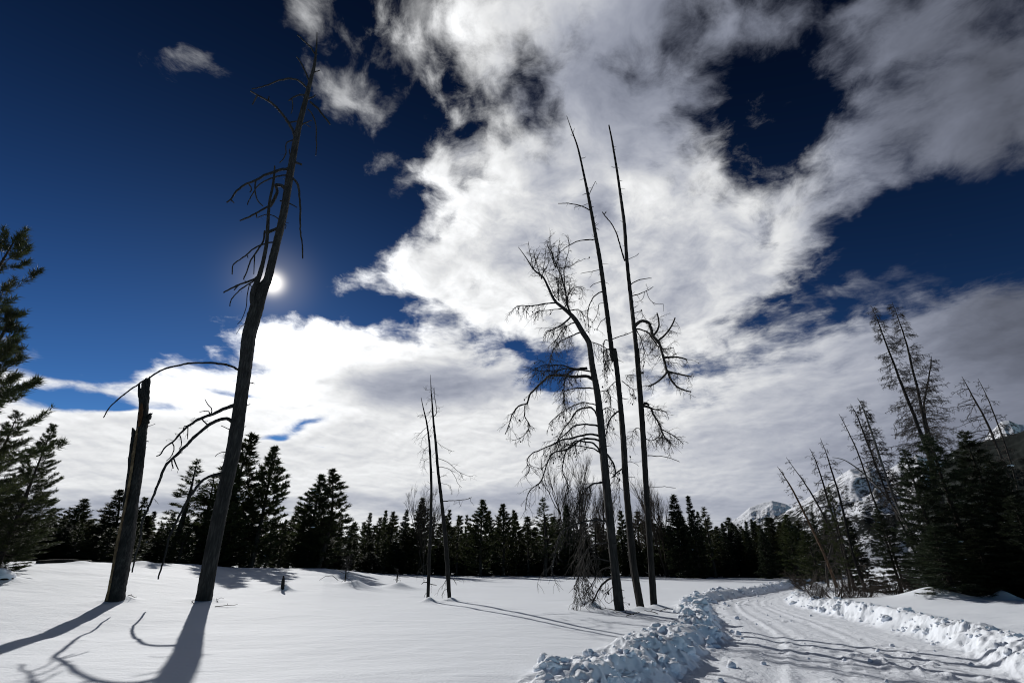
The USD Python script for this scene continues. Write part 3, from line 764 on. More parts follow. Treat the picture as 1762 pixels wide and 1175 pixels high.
# three tall dead trees by the road
S = Stand(1065.5, 1050)
tl_ = thing('dead_tree', 'leftmost of three tall dead trees by the road, forked and full of drooping twiggy branches', 'dead tree', at=S.base)
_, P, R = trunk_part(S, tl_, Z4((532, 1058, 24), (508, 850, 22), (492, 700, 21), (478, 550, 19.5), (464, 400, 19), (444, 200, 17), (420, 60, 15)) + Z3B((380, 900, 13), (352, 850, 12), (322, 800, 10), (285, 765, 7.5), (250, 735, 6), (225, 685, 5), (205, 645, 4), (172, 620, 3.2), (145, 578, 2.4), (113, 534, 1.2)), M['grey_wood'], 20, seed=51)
br = M['twig_wood']
LB = [
    (Z3B((318, 800), (300, 750), (290, 690), (260, 610), (225, 530)), (3, .7), 26, .5, .1), (Z3B((292, 700), (285, 640), (288, 590), (302, 540), (298, 487)), (1.4, .5), 12, .4, .1),
    (Z3B((296, 720), (272, 690), (270, 640), (262, 600)), (1.2, .5), 10, .4, .1), (Z3B((262, 612), (310, 605), (340, 590), (368, 575)), (1.0, .4), 8, .4, .2), (Z3B((278, 680), (240, 640), (200, 620), (165, 608)), (1.0, .4), 9, .4, .2),
    (Z3B((256, 742), (210, 745), (170, 752), (120, 752), (90, 775)), (2.2, .6), 26, .55, .6), (Z3B((308, 795), (270, 825), (235, 840), (205, 850)), (2.6, .9), 26, .6, .7), (Z3B((300, 770), (335, 770), (355, 800), (362, 840)), (1.5, .5), 14, .5, .5),
    (Z3B((275, 765), (230, 770), (190, 775), (170, 800)), (1.5, .5), 16, .5, .7), (Z3B((370, 985), (320, 985), (260, 975), (210, 975), (168, 995)), (2.6, .7), 30, .7, .6), (Z3B((372, 990), (330, 990), (300, 1005), (285, 1050), (292, 1110)), (2.2, .7), 24, .6, .7),
    (Z3B((352, 850), (310, 870), (270, 890), (240, 930), (230, 980)), (2.0, .6), 26, .6, .8), (Z3B((330, 815), (290, 830), (262, 870), (245, 900)), (2, .6), 24, .6, .8), (Z3B((368, 890), (420, 900), (450, 920), (455, 990)), (1.8, .5), 20, .6, .8),
    (Z3B((310, 690), (345, 685), (355, 700), (350, 730)), (1.0, .4), 10, .4, .4), (Z3B((245, 720), (262, 690), (255, 665)), (.9, .4), 6, .4, .2),
    (Z4((425, 125), (390, 112), (350, 118), (300, 115), (250, 118), (200, 150), (160, 190), (148, 230), (120, 240), (90, 270), (75, 310), (55, 360)), (4.6, .9), 34, .55, .7), (Z4((148, 230), (150, 275), (168, 310), (150, 350), (100, 380)), (1.6, .5), 18, .4, .6),
    (Z4((440, 272), (410, 240), (370, 245), (330, 290), (300, 330), (280, 370), (270, 400)), (2.8, .7), 26, .6, .7), (Z4((445, 312), (400, 305), (360, 310), (320, 340), (290, 365), (280, 385)), (2.8, .8), 22, .6, .7),
    (Z4((450, 352), (400, 345), (340, 360), (290, 375), (250, 395), (200, 420), (165, 440), (155, 470), (167, 495), (148, 522)), (3.2, .7), 28, .6, .6), (Z4((452, 372), (380, 362), (320, 400), (260, 420), (230, 480), (210, 540), (170, 575), (155, 645)), (3.0, .7), 30, .6, .7),
    (Z4((455, 425), (420, 400), (390, 395), (330, 388), (290, 410)), (2.2, .6), 18, .5, .6), (Z4((455, 420), (410, 380), (360, 375), (330, 400), (310, 440), (300, 500), (320, 560), (318, 590)), (2.6, .7), 24, .6, .7), (Z4((440, 230), (380, 215), (320, 235), (280, 260), (240, 300)), (1.8, .5), 22, .6, .8),
    (Z4((430, 160), (360, 165), (310, 180), (310, 230), (290, 280)), (2.0, .5), 24, .6, .8), (Z4((425, 95), (370, 85), (320, 80), (260, 90), (180, 85)), (2.2, .6), 24, .6, .7), (Z4((448, 260), (480, 240), (485, 300), (478, 350)), (1.4, .5), 14, .5, .8), (Z4((440, 180), (475, 170), (495, 200), (485, 260)), (1.4, .5), 16, .5, .8),
    (Z4((470, 420), (500, 450), (520, 500), (515, 520)), (3.0, 1.2), 10, .4, .6), (Z4((490, 500), (520, 520), (528, 560), (530, 620)), (1.2, .5), 10, .5, .8), (Z4((474, 540), (420, 550), (385, 590), (360, 640), (350, 700)), (2.8, .8), 34, .7, .9), (Z4((486, 700), (430, 690), (380, 700), (340, 720), (300, 740), (280, 790), (265, 850), (248, 892)), (2.8, .7), 44, .7, .9),
    (Z4((488, 690), (400, 720), (360, 780), (350, 860), (375, 940)), (1.8, .6), 40, .8, 1.0), (Z4((490, 780), (430, 790), (390, 830), (370, 900), (372, 1000)), (2.0, .6), 44, .7, 1.0), (Z4((495, 860), (440, 850), (400, 880), (385, 950), (395, 1010)), (1.8, .6), 30, .6, 1.0),
    (Z4((502, 925), (470, 945), (440, 980), (415, 1030)), (3.0, 1.2), 18, .5, .7), (Z4((508, 960), (480, 985), (470, 1010), (490, 1025), (505, 1010)), (1.2, .5), 8, .4, .7), (Z4((495, 880), (450, 900), (430, 940), (400, 990), (375, 1015)), (1.8, .6), 20, .5, .8)]
for i, (pts, hw, tw, tlen, dr) in enumerate(LB):
    branch_part(S, tl_, pts, hw, gw if hw[0] > 2.1 else br, 300 + i, twigs=int(tw * (1.25 if pts[0][1] < 880 else .8)), tl=tlen * 1.2, droop=dr, spread=.8, cones=.04, r0=.0085, sub=4)
_r = np.random.default_rng(77)
for k in range(22):
    q = _r.uniform(0, 1); bx, by = (316 - 150 * q, 800 - 190 * q) if k % 2 else (300 - 60 * q, 770 - 200 * q)
    ax = _r.uniform(-.5, .9) if k % 2 else _r.uniform(-.6, 1.0); ln = _r.uniform(60, 130)
    branch_part(S, tl_, Z3B((bx, by), (bx + ax * ln * .45, by - ln * .5), (bx + ax * ln * .8, by - ln * .95)), (1.2, .5), br, 700 + k, twigs=12, tl=.5, droop=.15, spread=.9, r0=.008, sub=3)
stubs(P, R, tl_, np.random.default_rng(8), 14, gw, .05, .7, (.05, .25), .012)

S = Stand(1103, 1047)
tm = thing('dead_tree', 'middle and tallest of three tall dead trees by the road, a nearly bare leaning pole', 'dead tree', at=S.base)
_, P, R = trunk_part(S, tm, Z4((618, 1050, 18), (585, 850, 18.5), (562, 600, 16), (545, 350, 14.5), (527, 150, 13.5), (508, 0, 12.5)) + Z3B((470, 960, 11.5), (445, 780, 10), (421, 600, 8.6), (400, 480, 7.6), (380, 370, 6.4), (360, 270, 5), (335, 160, 3.8), (312, 95, 2.6), (294, 43, 1.2)), M['dark_wood'], 18, seed=52, flute=.11)
for i, (pts, hw, tw, subs) in enumerate([
    (Z3B((378, 395), (345, 378), (310, 370), (268, 372)), (1.6, .7), 3, [Z3B((345, 377), (322, 386)), Z3B((350, 380), (375, 370))]), (Z3B((376, 350), (390, 315), (403, 292)), (1.2, .6), 2, ()), (Z3B((398, 505), (350, 508), (310, 522), (270, 545), (245, 572)), (1.7, .6), 3, [Z3B((303, 525), (298, 490)), ]),
    (Z3B((418, 618), (375, 628), (343, 635)), (1.0, .5), 1, ()), (Z3B((426, 664), (400, 672), (383, 685)), (1.1, .6), 0, ()), (Z3B((432, 700), (405, 710), (385, 740), (375, 780), (372, 830)), (1.9, .7), 8, ()), (Z3B((440, 742), (415, 745), (400, 790), (380, 820)), (1.0, .4), 8, ()),
    (Z3B((445, 795), (420, 815), (405, 848)), (1.1, .6), 2, ()), (Z4((532, 250), (505, 268), (485, 300), (478, 340), (470, 362)), (2.6, 1.0), 10, ()), (Z4((550, 478), (520, 500), (500, 520)), (2.4, 1.2), 5, ()), (Z4((515, 60), (485, 50), (465, 80), (470, 130)), (1.6, .5), 22, ()),
    (Z3B((465, 900), (440, 880), (430, 930), (450, 990)), (1.4, .5), 24, ()), (Z4((540, 130), (565, 150), (590, 175), (580, 200)), (1.2, .5), 18, ()), (Z4((555, 455), (585, 460), (610, 478)), (.8, .4), 2, ()), (Z4((560, 515), (580, 520), (592, 518)), (.8, .5), 1, ()), (Z3B((455, 880), (480, 872), (510, 860), (538, 850)), (1.5, .8), 2, ()),
    (Z4((500, 0), (465, 10), (470, 60)), (1.4, .5), 20, ()), (Z4((520, 130), (500, 150), (490, 200)), (1.2, .5), 16, ())]):
    branch_part(S, tm, pts, hw, M['dark_wood'] if hw[0] > 1.5 else br, 360 + i, twigs=tw, tl=.42, droop=.6, subs=subs, cones=.05, r0=.007)
stubs(P, R, tm, np.random.default_rng(9), 34, M['dark_wood'], .3, .97, (.05, .28), .013)

S = Stand(1126, 1045)
tr_ = thing('dead_tree', 'rightmost of three tall dead trees by the road, with tangled twig clumps on its right', 'dead tree', at=S.base)
_, P, R = trunk_part(S, tr_, Z4((671, 1050, 16.5), (655, 800, 15), (640, 580, 14), (626, 350, 13.5), (612, 150, 12.5), (600, 0, 12)) + Z3B((560, 970, 10.8), (540, 780, 9.6), (521, 600, 8.4), (508, 430, 7), (490, 300, 5.6), (466, 150, 4.4), (452, 78, 3.0)), M['dark_wood'], 18, seed=53, flute=.11)
for i, (pts, hw, tw, subs, tlen) in enumerate([
    (Z3B((512, 585), (497, 520), (480, 470), (455, 430), (435, 405)), (2.2, 1.0), 1, [Z3B((440, 412), (442, 400))], .2), (Z3B((520, 580), (545, 570), (562, 558)), (.8, .5), 0, (), .2), (Z3B((532, 676), (570, 657), (612, 650)), (1.6, .7), 0, (), .2),
    (Z3B((540, 716), (575, 705), (598, 697), (614, 688)), (1.5, .6), 3, [Z3B((592, 700), (605, 730), (640, 748), (655, 745), (655, 775)), Z3B((600, 725), (570, 735), (550, 740))], .4),
    (Z3B((550, 830), (575, 812), (600, 820), (620, 870), (645, 905), (655, 950), (668, 1000), (690, 1018)), (4.6, 2.2), 62, [Z3B((645, 880), (680, 840), (700, 798)), Z3B((625, 860), (640, 820), (632, 780)), Z3B((668, 1005), (720, 1010), (760, 1018)), Z3B((665, 1000), (700, 1050), (760, 1075)), Z3B((655, 950), (700, 945), (745, 955)), Z3B((660, 1010), (630, 1040), (600, 1055))], .75),
    (Z3B((555, 840), (590, 850), (620, 890), (650, 915), (690, 910)), (2.2, .8), 46, (), .65), (Z3B((556, 845), (575, 880), (590, 930), (580, 980)), (1.4, .5), 30, (), .7), (Z3B((548, 780), (575, 770), (582, 800)), (1.0, .4), 5, (), .4),
    (Z4((625, 232), (655, 240), (670, 275), (690, 310), (710, 360), (730, 380)), (3.2, 1.2), 60, [Z4((660, 245), (700, 250), (725, 258)), Z4((690, 325), (740, 345), (790, 385))], .6), (Z4((630, 360), (660, 370), (690, 360), (735, 385)), (1.4, .5), 34, (), .6), (Z4((628, 330), (600, 320), (585, 350), (580, 390)), (1.0, .4), 22, (), .5),
    (Z4((640, 432), (690, 432), (730, 440), (775, 458)), (1.3, .6), 0, (), .2), (Z4((648, 560), (700, 556), (752, 560)), (.8, .5), 0, (), .2), (Z4((605, 110), (575, 105), (555, 130)), (1.0, .5), 14, (), .5), (Z4((612, 100), (630, 96)), (3.0, 2.0), 0, (), .2), (Z4((622, 228), (640, 222), (650, 228)), (4.0, 2.0), 6, (), .3)]):
    branch_part(S, tr_, pts, hw, br if tw > 12 else M['dark_wood'], 400 + i, twigs=tw, tl=tlen, droop=.45, subs=subs, r0=.0085, sub=4, spread=1.0)
stubs(P, R, tr_, np.random.default_rng(10), 30, M['dark_wood'], .25, .97, (.05, .22), .012)


# ---------------------------------------------------------------- living conifers
def tufts(C, D, n, ln, wd, rng, open_=.8):
    """n needle blades round each tuft centre C, leaning along D."""
    m = len(C)
    c = np.repeat(C, n, 0); d = np.repeat(D, n, 0)
    rnd = rng.normal(size=(m * n, 3)); rnd -= d * (rnd * d).sum(1, keepdims=True); rnd /= np.linalg.norm(rnd, axis=1, keepdims=True) + 1e-9
    q = rng.uniform(.25, 1.0, (m * n, 1)) * open_
    e = d * (1 - q * .55) + rnd * q * 1.25; e /= np.linalg.norm(e, axis=1, keepdims=True)
    L = ln * rng.uniform(.6, 1.25, (m * n, 1))
    sd = np.cross(e, rng.normal(size=(m * n, 3))); sd /= np.linalg.norm(sd, axis=1, keepdims=True) + 1e-9
    w = wd * rng.uniform(.6, 1.2, (m * n, 1))
    off = d * rng.uniform(-.5, .3, (m * n, 1)) * ln
    a, b, t = c + off - sd * w * .5 + e * L * .2, c + off + sd * w * .5 + e * L * .2, c + off + e * L
    V = np.stack([a, b, t], 1).reshape(-1, 3)
    return V, np.arange(len(V)).reshape(-1, 3)


def conifer(seed, H, kind, wmax, ln, wd, dens=1.0, bare=.08, levels=26, blades=7, gap=.0, r_trunk=None, top_pow=.62):
    """(trunk mesh, list of boughs (wood, needles), tip heights): a conifer H metres tall standing at the origin."""
    rng = np.random.default_rng(seed)
    bend = rng.normal(0, .012 * H, 2)
    zz = np.linspace(0, H, 24); u = zz / H
    axis = np.stack([bend[0] * np.sin(u * 2.2), bend[1] * np.sin(u * 2.7 + .4) - bend[1] * np.sin(.4), zz], 1)
    r0 = r_trunk or H * .013
    axis[0, 2] = -.4
    trunk = tube(axis, r0 * (1 - u) ** .9 + .012, 9, fluted(seed, .06))
    boughs = []
    zs = H * (bare + (1 - bare) * (np.linspace(0, 1, levels) ** .92)) - .02 * H
    lob = rng.uniform(0, 6.28, 4)
    for z in zs:
        uu = min(max(z / H, 0), .985)
        c = np.array([np.interp(z, zz, axis[:, 0]), np.interp(z, zz, axis[:, 1]), z])
        v = (uu - bare) / (1 - bare)
        if kind == 'spruce': prof = (1 - v) ** .92 * (.94 if v > .12 else .8 + v)
        else: prof = (1 - v) ** top_pow * (.75 + .25 * math.sin(v * 3 + .6)) * (1 if v > .15 else .6 + 2.6 * v)
        k = rng.integers(4, 7)
        a0 = rng.uniform(0, 6.28)
        for j in range(k):
            if rng.random() < gap: continue
            a = a0 + j * 6.283 / k + rng.normal(0, .22)
            L = wmax * prof * rng.uniform(.68, 1.14) * (1 + .16 * math.sin(a * 2 + lob[0]) + .14 * math.sin(a + v * 9 + lob[1])) + .05 * wmax
            el = (math.radians(-14 + 44 * v) if kind == 'spruce' else math.radians(2 + 52 * v)) + rng.normal(0, .12)
            h = np.array([math.cos(a), math.sin(a), 0]); n = 7
            s = np.linspace(0, 1, n)[:, None]
            sag = (-.26 if kind == 'spruce' else -.10) * (1 - v)
            lift = .16 if kind == 'spruce' else .30 * (1 - v * .6)
            z0 = np.array([0, 0, z + rng.uniform(-.5, .5) * H * (1 - bare) / levels * .8])
            P = c * [1, 1, 0] + z0 + h * s * L * math.cos(el) + np.array([0, 0, 1.0]) * (s * L * math.sin(el) + sag * L * s + lift * L * s ** 2.4)
            P[1:-1] += rng.normal(0, .018 * L, (n - 2, 3))
            wood = tube(P, np.linspace(max(.006, .014 * L), .004, n), 4)
            m = max(3, int(dens * (L / ln) * 4.0 * (1.3 if kind == 'spruce' else 1.0)))
            t = rng.uniform(.12 if kind == 'spruce' else .24, 1.0, m) ** (.8 if kind == 'spruce' else .65) * (n - 1)
            i = np.minimum(t.astype(int), n - 2); f = (t - i)[:, None]
            C = P[i] * (1 - f) + P[i + 1] * f
            tang = P[i + 1] - P[i]; tang /= np.linalg.norm(tang, axis=1, keepdims=True)
            side = np.cross(tang, [0, 0, 1.0]); side /= np.linalg.norm(side, axis=1, keepdims=True) + 1e-9
            sw = (rng.uniform(-1, 1, m) * L * .24 * (1.15 - t / (n - 1)))[:, None]
            C = C + side * sw + tang * np.abs(sw) * .45 + np.array([0, 0, 1.0]) * rng.normal(0, .03 * L, (m, 1)) - np.array([0, 0, 1.0]) * np.abs(sw) * (.25 if kind == 'spruce' else -.1)
            D = tang * .8 + side * np.sign(sw) * .5 + np.array([0, 0, .35 if kind == 'pine' else -.12]); D /= np.linalg.norm(D, axis=1, keepdims=True)
            boughs.append((wood, tufts(C, D, blades, ln, wd, rng)))
    C = np.array([axis[-1] + [0, 0, -.02 * H * q] for q in (0, .5, 1, 1.6)]); D = np.tile([0, 0, 1.0], (4, 1))
    boughs.append((tube(axis[-2:], [.02, .008], 4), tufts(C, D, blades + 3, ln, wd, rng)))
    return trunk, boughs


def snow_blob(p, s, rng):
    v = np.array(_ico2.vertices); n = meshkit.fbm(v * 1.7 + rng.uniform(0, 50, 3), 3, 1)[:, None]
    v = v * (.6 + .8 * n) * [s, s * rng.uniform(.6, 1), s * rng.uniform(.35, .7)]
    return v + p, np.array(_ico2.faces)


_ico2 = trimesh.creation.icosphere(2, 1.0)
_ico3 = trimesh.creation.icosphere(3, 1.0)
PROTO = {}


def build_tree(t, seed, H, kind, wmax, ln, wd, needles, split=False, snow=0, **kw):
    trunk, boughs = conifer(seed, H, kind, wmax, ln, wd, **kw)
    o = origin(t)
    part('trunk', (trunk[0] + o, trunk[1]), M['bark'], t)
    if split:
        for w, nd in boughs:
            b = part('bough', (w[0] + o, w[1]), M['bark'], t)
            part('needles', (nd[0] + o, nd[1]), needles, b, smooth=False)
    else:
        w = join([b[0] for b in boughs]); part('branches', (w[0] + o, w[1]), M['bark'], t)
        nd = join([b[1] for b in boughs]); part('crown', (nd[0] + o, nd[1]), needles, t, smooth=False)
    rng = np.random.default_rng(seed + 99)
    for _ in range(snow):
        w = boughs[rng.integers(int(len(boughs) * .15), int(len(boughs) * .8))][0][0]
        p = w[int(len(w) * rng.uniform(.55, .95))]
        v, f = snow_blob(p + [0, 0, .06], rng.uniform(.06, .17), rng); part('snow_clump', (v + o, f), M['snow'], t)


KINDS = {  # name of the look: (tree name, builder arguments, height, half width)
    'pine_a': ('pine_tree', dict(seed=11, H=12, kind='pine', wmax=2.0, ln=.34, wd=.105, needles='pine_needles', snow=4), 12, 1.9),
    'pine_b': ('pine_tree', dict(seed=12, H=12, kind='pine', wmax=1.6, ln=.32, wd=.10, needles='pine_needles', gap=.14, levels=24, snow=0), 12, 1.5),
    'pine_c': ('pine_tree', dict(seed=13, H=13, kind='pine', wmax=2.3, ln=.36, wd=.105, needles='pine_needles', gap=.08, levels=26, snow=4), 13, 2.2),
    'pine_thin': ('pine_tree', dict(seed=14, H=13, kind='pine', wmax=1.5, ln=.30, wd=.07, needles='pine_needles', gap=.38, dens=.8, levels=22, bare=.25), 13, 1.4),
    'spruce_a': ('spruce_tree', dict(seed=21, H=13, kind='spruce', wmax=2.1, ln=.36, wd=.11, needles='spruce_needles', levels=32, bare=.02, snow=4), 13, 2.0),
    'spruce_b': ('spruce_tree', dict(seed=22, H=13, kind='spruce', wmax=1.6, ln=.32, wd=.105, needles='spruce_needles', levels=34, bare=.02, snow=1), 13, 1.5),
    'spruce_big': ('spruce_tree', dict(seed=23, H=14, kind='spruce', wmax=3.4, ln=.30, wd=.06, needles='spruce_needles', levels=34, bare=.02, blades=8, dens=1.0, snow=9), 14, 3.2),
    'pine_near': ('pine_tree', dict(seed=31, H=15, kind='pine', wmax=3.1, ln=.24, wd=.040, needles='pine_needles', levels=30, blades=10, dens=1.3, bare=.04, gap=.08), 15, 2.9),
    'pine_near_b': ('pine_tree', dict(seed=32, H=16, kind='pine', wmax=2.7, ln=.24, wd=.040, needles='pine_needles', levels=30, blades=10, dens=1.2, bare=.06, gap=.16), 16, 2.5),
}


def place_tree(look, px, py, r, hw, label, group=None, turn=None, seed=[0]):
    """A conifer whose tip the photograph shows at (px, py), r metres away, hw pixels half wide."""
    seed[0] += 1; rng = np.random.default_rng(500 + seed[0])
    name, kw, H0, W0 = KINDS[look]
    az = az_of(px, py); x, y = r * math.sin(az), r * math.cos(az)
    z = gz(x, y); H = 1.6 + r * tan_el(px, py) - z
    d = ray(px, min(py + 80, 960)); t = r / math.hypot(d[0], d[1])
    W = hw * t / FPX * (1.3 if 'pine' in look else 1.1)
    sz, sx = H / H0, W / W0
    a = rng.uniform(0, 6.283) if turn is None else turn
    m = Gf.Matrix4d(sx * math.cos(a), sx * math.sin(a), 0, 0, -sx * math.sin(a), sx * math.cos(a), 0, 0, 0, 0, sz, 0, x, y, z - .1, 1)
    first = look not in PROTO
    if first:
        th = thing(name, label, 'tree', group)
        k = dict(kw); k['needles'] = M[k['needles']]
        build_tree(th, **k)
        PROTO[look] = th.GetPath()
        UsdGeom.Xformable(th).AddTransformOp().Set(m)
    else:
        x_ = UsdGeom.Xform.Define(stage, numbered('/World', name)); th = x_.GetPrim()
        th.GetReferences().AddInternalReference(PROTO[look]); th.SetInstanceable(True)
        tag(th, label, 'tree')
        if group: th.SetCustomDataByKey('group', group)
        elif th.GetCustomDataByKey('group'): th.SetCustomDataByKey('group', '')
        UsdGeom.Xformable(th).ClearXformOpOrder(); op = UsdGeom.Xformable(th).AddTransformOp(opSuffix='place') ; op.Set(m)
    return th


# the pine whose boughs reach in from the left edge: every bough of its own
def lone_pine(px, py, r, hw, label, seed, H0, W0, **kw):
    az = az_of(px, py); x, y = r * math.sin(az), r * math.cos(az); z = gz(x, y); H = 1.6 + r * tan_el(px, py) - z
    d = ray(px, py + 80); W = hw * (r / math.hypot(d[0], d[1])) / FPX
    th = thing('pine_tree', label, 'tree', None, (x, y, z))
    build_tree(th, seed, H, 'pine', W, .20, .024, M['pine_needles'], split=True, **kw)
    return th


lone_pine(32, 402, 23.0, 145, 'tallest dark pine at the left edge, narrow top rising highest against the blue sky', 61, 1, 1, levels=24, blades=14, dens=1.35, bare=.12, gap=.42, r_trunk=.20, top_pow=.5)
lone_pine(22, 545, 19.5, 150, 'dark pine at the left edge with long boughs reaching right below the tallest top', 62, 1, 1, levels=20, blades=14, dens=1.35, bare=.12, gap=.48, r_trunk=.20, top_pow=.55)
place_tree('pine_near', 96, 727, 28, 44, 'dark pine standing right of the group at the left edge, in front of the treeline')
place_tree('pine_near_b', 28, 705, 26, 54, 'broad dark pine at the left edge below the tallest pine')
place_tree('pine_near', -40, 690, 25, 80, 'dark pine cut off by the left edge of the photo, lowest in the group')
place_tree('pine_near_b', 60, 800, 30, 60, 'lower dark pine filling in behind the pines at the left edge')
place_tree('pine_near', 5, 820, 33, 60, 'lowest dark pine tucked behind the group at the left edge')

T = [  # look, x, y of the tip, distance, half width in pixels, label
    ('pine_a', 146, 858, 47, 30, 'bushy pine between the left edge group and the broken snag'), ('spruce_b', 97, 872, 50, 16, 'slim spruce tip just right of the left edge pines'), ('spruce_b', 118, 884, 52, 15, 'second slim spruce tip right of the left edge pines'),
    ('pine_c', 213, 842, 48, 40, 'dark pine directly behind the broken snag'), ('pine_b', 250, 855, 50, 22, 'narrow pine just right of the broken snag'), ('spruce_b', 268, 878, 52, 18, 'small spruce right of the broken snag, in front of the arching branch'),
    ('pine_thin', 338, 790, 46, 34, 'open thin crowned pine left of the tallest dead trunk'), ('pine_thin', 372, 815, 48, 30, 'thin pine half hidden behind the tallest dead trunk'),
    ('pine_c', 440, 750, 46, 56, 'big dark pine right of the tallest dead trunk'), ('pine_a', 474, 770, 45, 36, 'dark pine leaning against the big pine right of the tallest dead trunk'), ('pine_a', 408, 800, 44, 32, 'dark pine behind the right edge of the tallest dead trunk'),
    ('pine_b', 528, 868, 49, 24, 'small dark pine left of the tall twin topped pine'), ('pine_c', 573, 806, 46, 40, 'tall dark pine standing alone above the low middle treeline'), ('pine_a', 553, 818, 47, 34, 'left shoulder pine beside the tall pine above the low middle treeline'),
    ('pine_b', 637, 882, 58, 14, 'slim pine tip first right of the tall middle pine'), ('pine_b', 665, 878, 60, 13, 'slim pine, left one of two close tips in the middle treeline'), ('pine_b', 677, 880, 59, 16, 'slim pine, right one of two close tips in the middle treeline'),
    ('pine_b', 655, 890, 57, 16, 'lower slim pine left of two close tips in the middle treeline'), ('pine_b', 699, 904, 61, 16, 'low pine left of the two slim dead trees'), ('pine_a', 728, 858, 60, 24, 'pine directly behind the two slim dead trees'),
    ('pine_b', 773, 877, 62, 14, 'slim pine just right of the two slim dead trees'), ('pine_thin', 790, 886, 62, 10, 'thin spindly pine right of the two slim dead trees'), ('pine_b', 804, 886, 63, 11, 'columnar slim pine right of the two slim dead trees'),
    ('pine_a', 830, 861, 60, 26, 'full crowned pine in the treeline midway between the two and the three dead trees'), ('pine_a', 866, 868, 63, 24, 'pine right of the full crowned midway pine'), ('pine_b', 887, 882, 64, 16, 'slim pine between two fuller pines left of the three dead trees'),
    ('pine_thin', 934, 856, 62, 24, 'open crowned pine left of the three tall dead trees'), ('spruce_b', 972, 868, 66, 20, 'dark spruce behind the drooping twigs of the leftmost of three dead trees'), ('pine_b', 908, 905, 64, 18, 'low pine left of the open crowned pine near the three dead trees'),
    ('spruce_a', 1157, 851, 66, 30, 'dark spruce just right of the three tall dead trees'), ('spruce_b', 1184, 853, 64, 19, 'blackest dense pointed spruce right of the three tall dead trees'), ('pine_thin', 1212, 872, 67, 20, 'open pine right of the blackest pointed spruce'),
    ('pine_b', 1200, 880, 66, 13, 'slim pine between the blackest spruce and an open pine'), ('spruce_b', 1244, 899, 70, 13, 'small pointed spruce at the foot of the snowy mountain, leftmost'), ('spruce_b', 1265, 904, 72, 12, 'small pointed spruce at the foot of the snowy mountain, second from left'),
    ('spruce_b', 1283, 896, 71, 12, 'taller of the small pointed spruces at the mountain foot'), ('spruce_b', 1294, 892, 73, 12, 'tallest small pointed spruce at the mountain foot'), ('spruce_a', 1309, 908, 66, 20, 'small broad spruce below the snowy mountain ridge'),
    ('pine_a', 1352, 886, 58, 26, 'broad dark pine below the snowy ridge, left of the leaning dead trees'), ('pine_c', 1385, 912, 50, 26, 'dark pine behind the leftmost leaning dead trees'),
    ('pine_thin', 1424, 838, 31, 17, 'green open topped conifer standing among the leaning dead trees'), ('spruce_a', 1455, 888, 33, 24, 'dark conifer behind the leaning dead trees, right of the open topped one'),
    ('spruce_big', 1508, 872, 32, 40, 'dark spruce left of the big dark clump on the right'), ('spruce_big', 1552, 770, 30, 66, 'dark spruce under the dead spruce tops, left half of the big clump'), ('spruce_big', 1596, 745, 31, 84, 'tallest dark spruce in the big clump on the right'),
    ('spruce_big', 1652, 740, 33, 90, 'broad dark spruce in the middle of the big clump on the right'), ('spruce_big', 1702, 790, 31, 76, 'dark spruce on the right shoulder of the big clump'), ('spruce_big', 1735, 850, 28, 66, 'low dark spruce at the right edge of the big clump'),
    ('spruce_big', 1600, 900, 27, 70, 'low dark spruce in front of the big clump on the right'), ('spruce_big', 1672, 905, 28, 75, 'second low dark spruce in front of the big clump, nearer the right edge'), ('spruce_big', 1790, 905, 30, 70, 'dark spruce cut off by the right edge of the photo'),
]
for look, x, y, r, hw, label in T:
    place_tree(look, x, y, r, hw, label)
# the rest of the wood, tree by tree, filling in behind and between
rng = np.random.default_rng(77)
for row, (dr, lo, hi, step) in enumerate(((3, 902, 948, 23), (10, 886, 932, 21), (18, 876, 918, 22))):
    x = -60 + row * 9
    while x < 1420:
        R = float(np.interp(az_of(x, 980), EA, ER)) + dr + rng.uniform(-1.5, 3)
        y = rng.uniform(lo, hi) - (8 if x < 620 else 0)
        side = 'left of the tallest dead trunk' if x < 350 else 'between the tallest and the two slim dead trees' if x < 740 else 'between the two slim and the three tall dead trees' if x < 1060 else 'between the three tall dead trees and the leaning ones'
        look = rng.choice(['pine_a', 'pine_b', 'pine_c', 'spruce_a', 'spruce_b', 'pine_b'])
        place_tree(look, x, y, R, rng.uniform(13, 24) * 1.15, f'dark conifer filling the low treeline {side}', 'treeline conifers ' + side)
        x += step * rng.uniform(.75, 1.3)


# ---------------------------------------------------------------- dead spruces and leaning snags on the right
def spray(p, d, L, rng, r, droop=.35, twigs=12, tl=.35):
    """A dead bough with hanging fine twigs."""
    n = 6; Q = [p]; dd = d
    for _ in range(n):
        dd = unit(dd + np.array([0, 0, -droop * .28]) + rng.normal(0, .08, 3)); Q.append(Q[-1] + dd * L / n)
    Q = np.array(Q); Q[-2:] += np.array([0, 0, .05 * L]) * np.array([[.4], [1]])
    out = [tube(Q, np.linspace(r, .005, n + 1), 5)]
    R = np.linspace(r, .006, n + 1)
    for _ in range(twigs):
        t = rng.uniform(.1, 1) * n; i = min(int(t), n - 1); c = Q[i] + (Q[i + 1] - Q[i]) * (t - i)
        tang = unit(Q[i + 1] - Q[i]); e = unit(tang * rng.uniform(.3, .9) + unit(np.cross(tang, rng.normal(size=3))) * .7 + np.array([0, 0, -.45])); l2 = tl * rng.uniform(.35, 1.1) * (1.2 - .6 * t / n)
        m = c + e * l2 * .55 + rng.normal(0, .02, 3)
        out.append(tube([c, m, m + unit(e + np.array([0, 0, -.5])) * l2 * .5], [.0095, .008, .004], 3))
        for _s in range(2):
            f = unit(e + rng.normal(0, .6, 3)); out.append(tube([m, m + f * l2 * .4], [.008, .005], 3))
    return join(out)


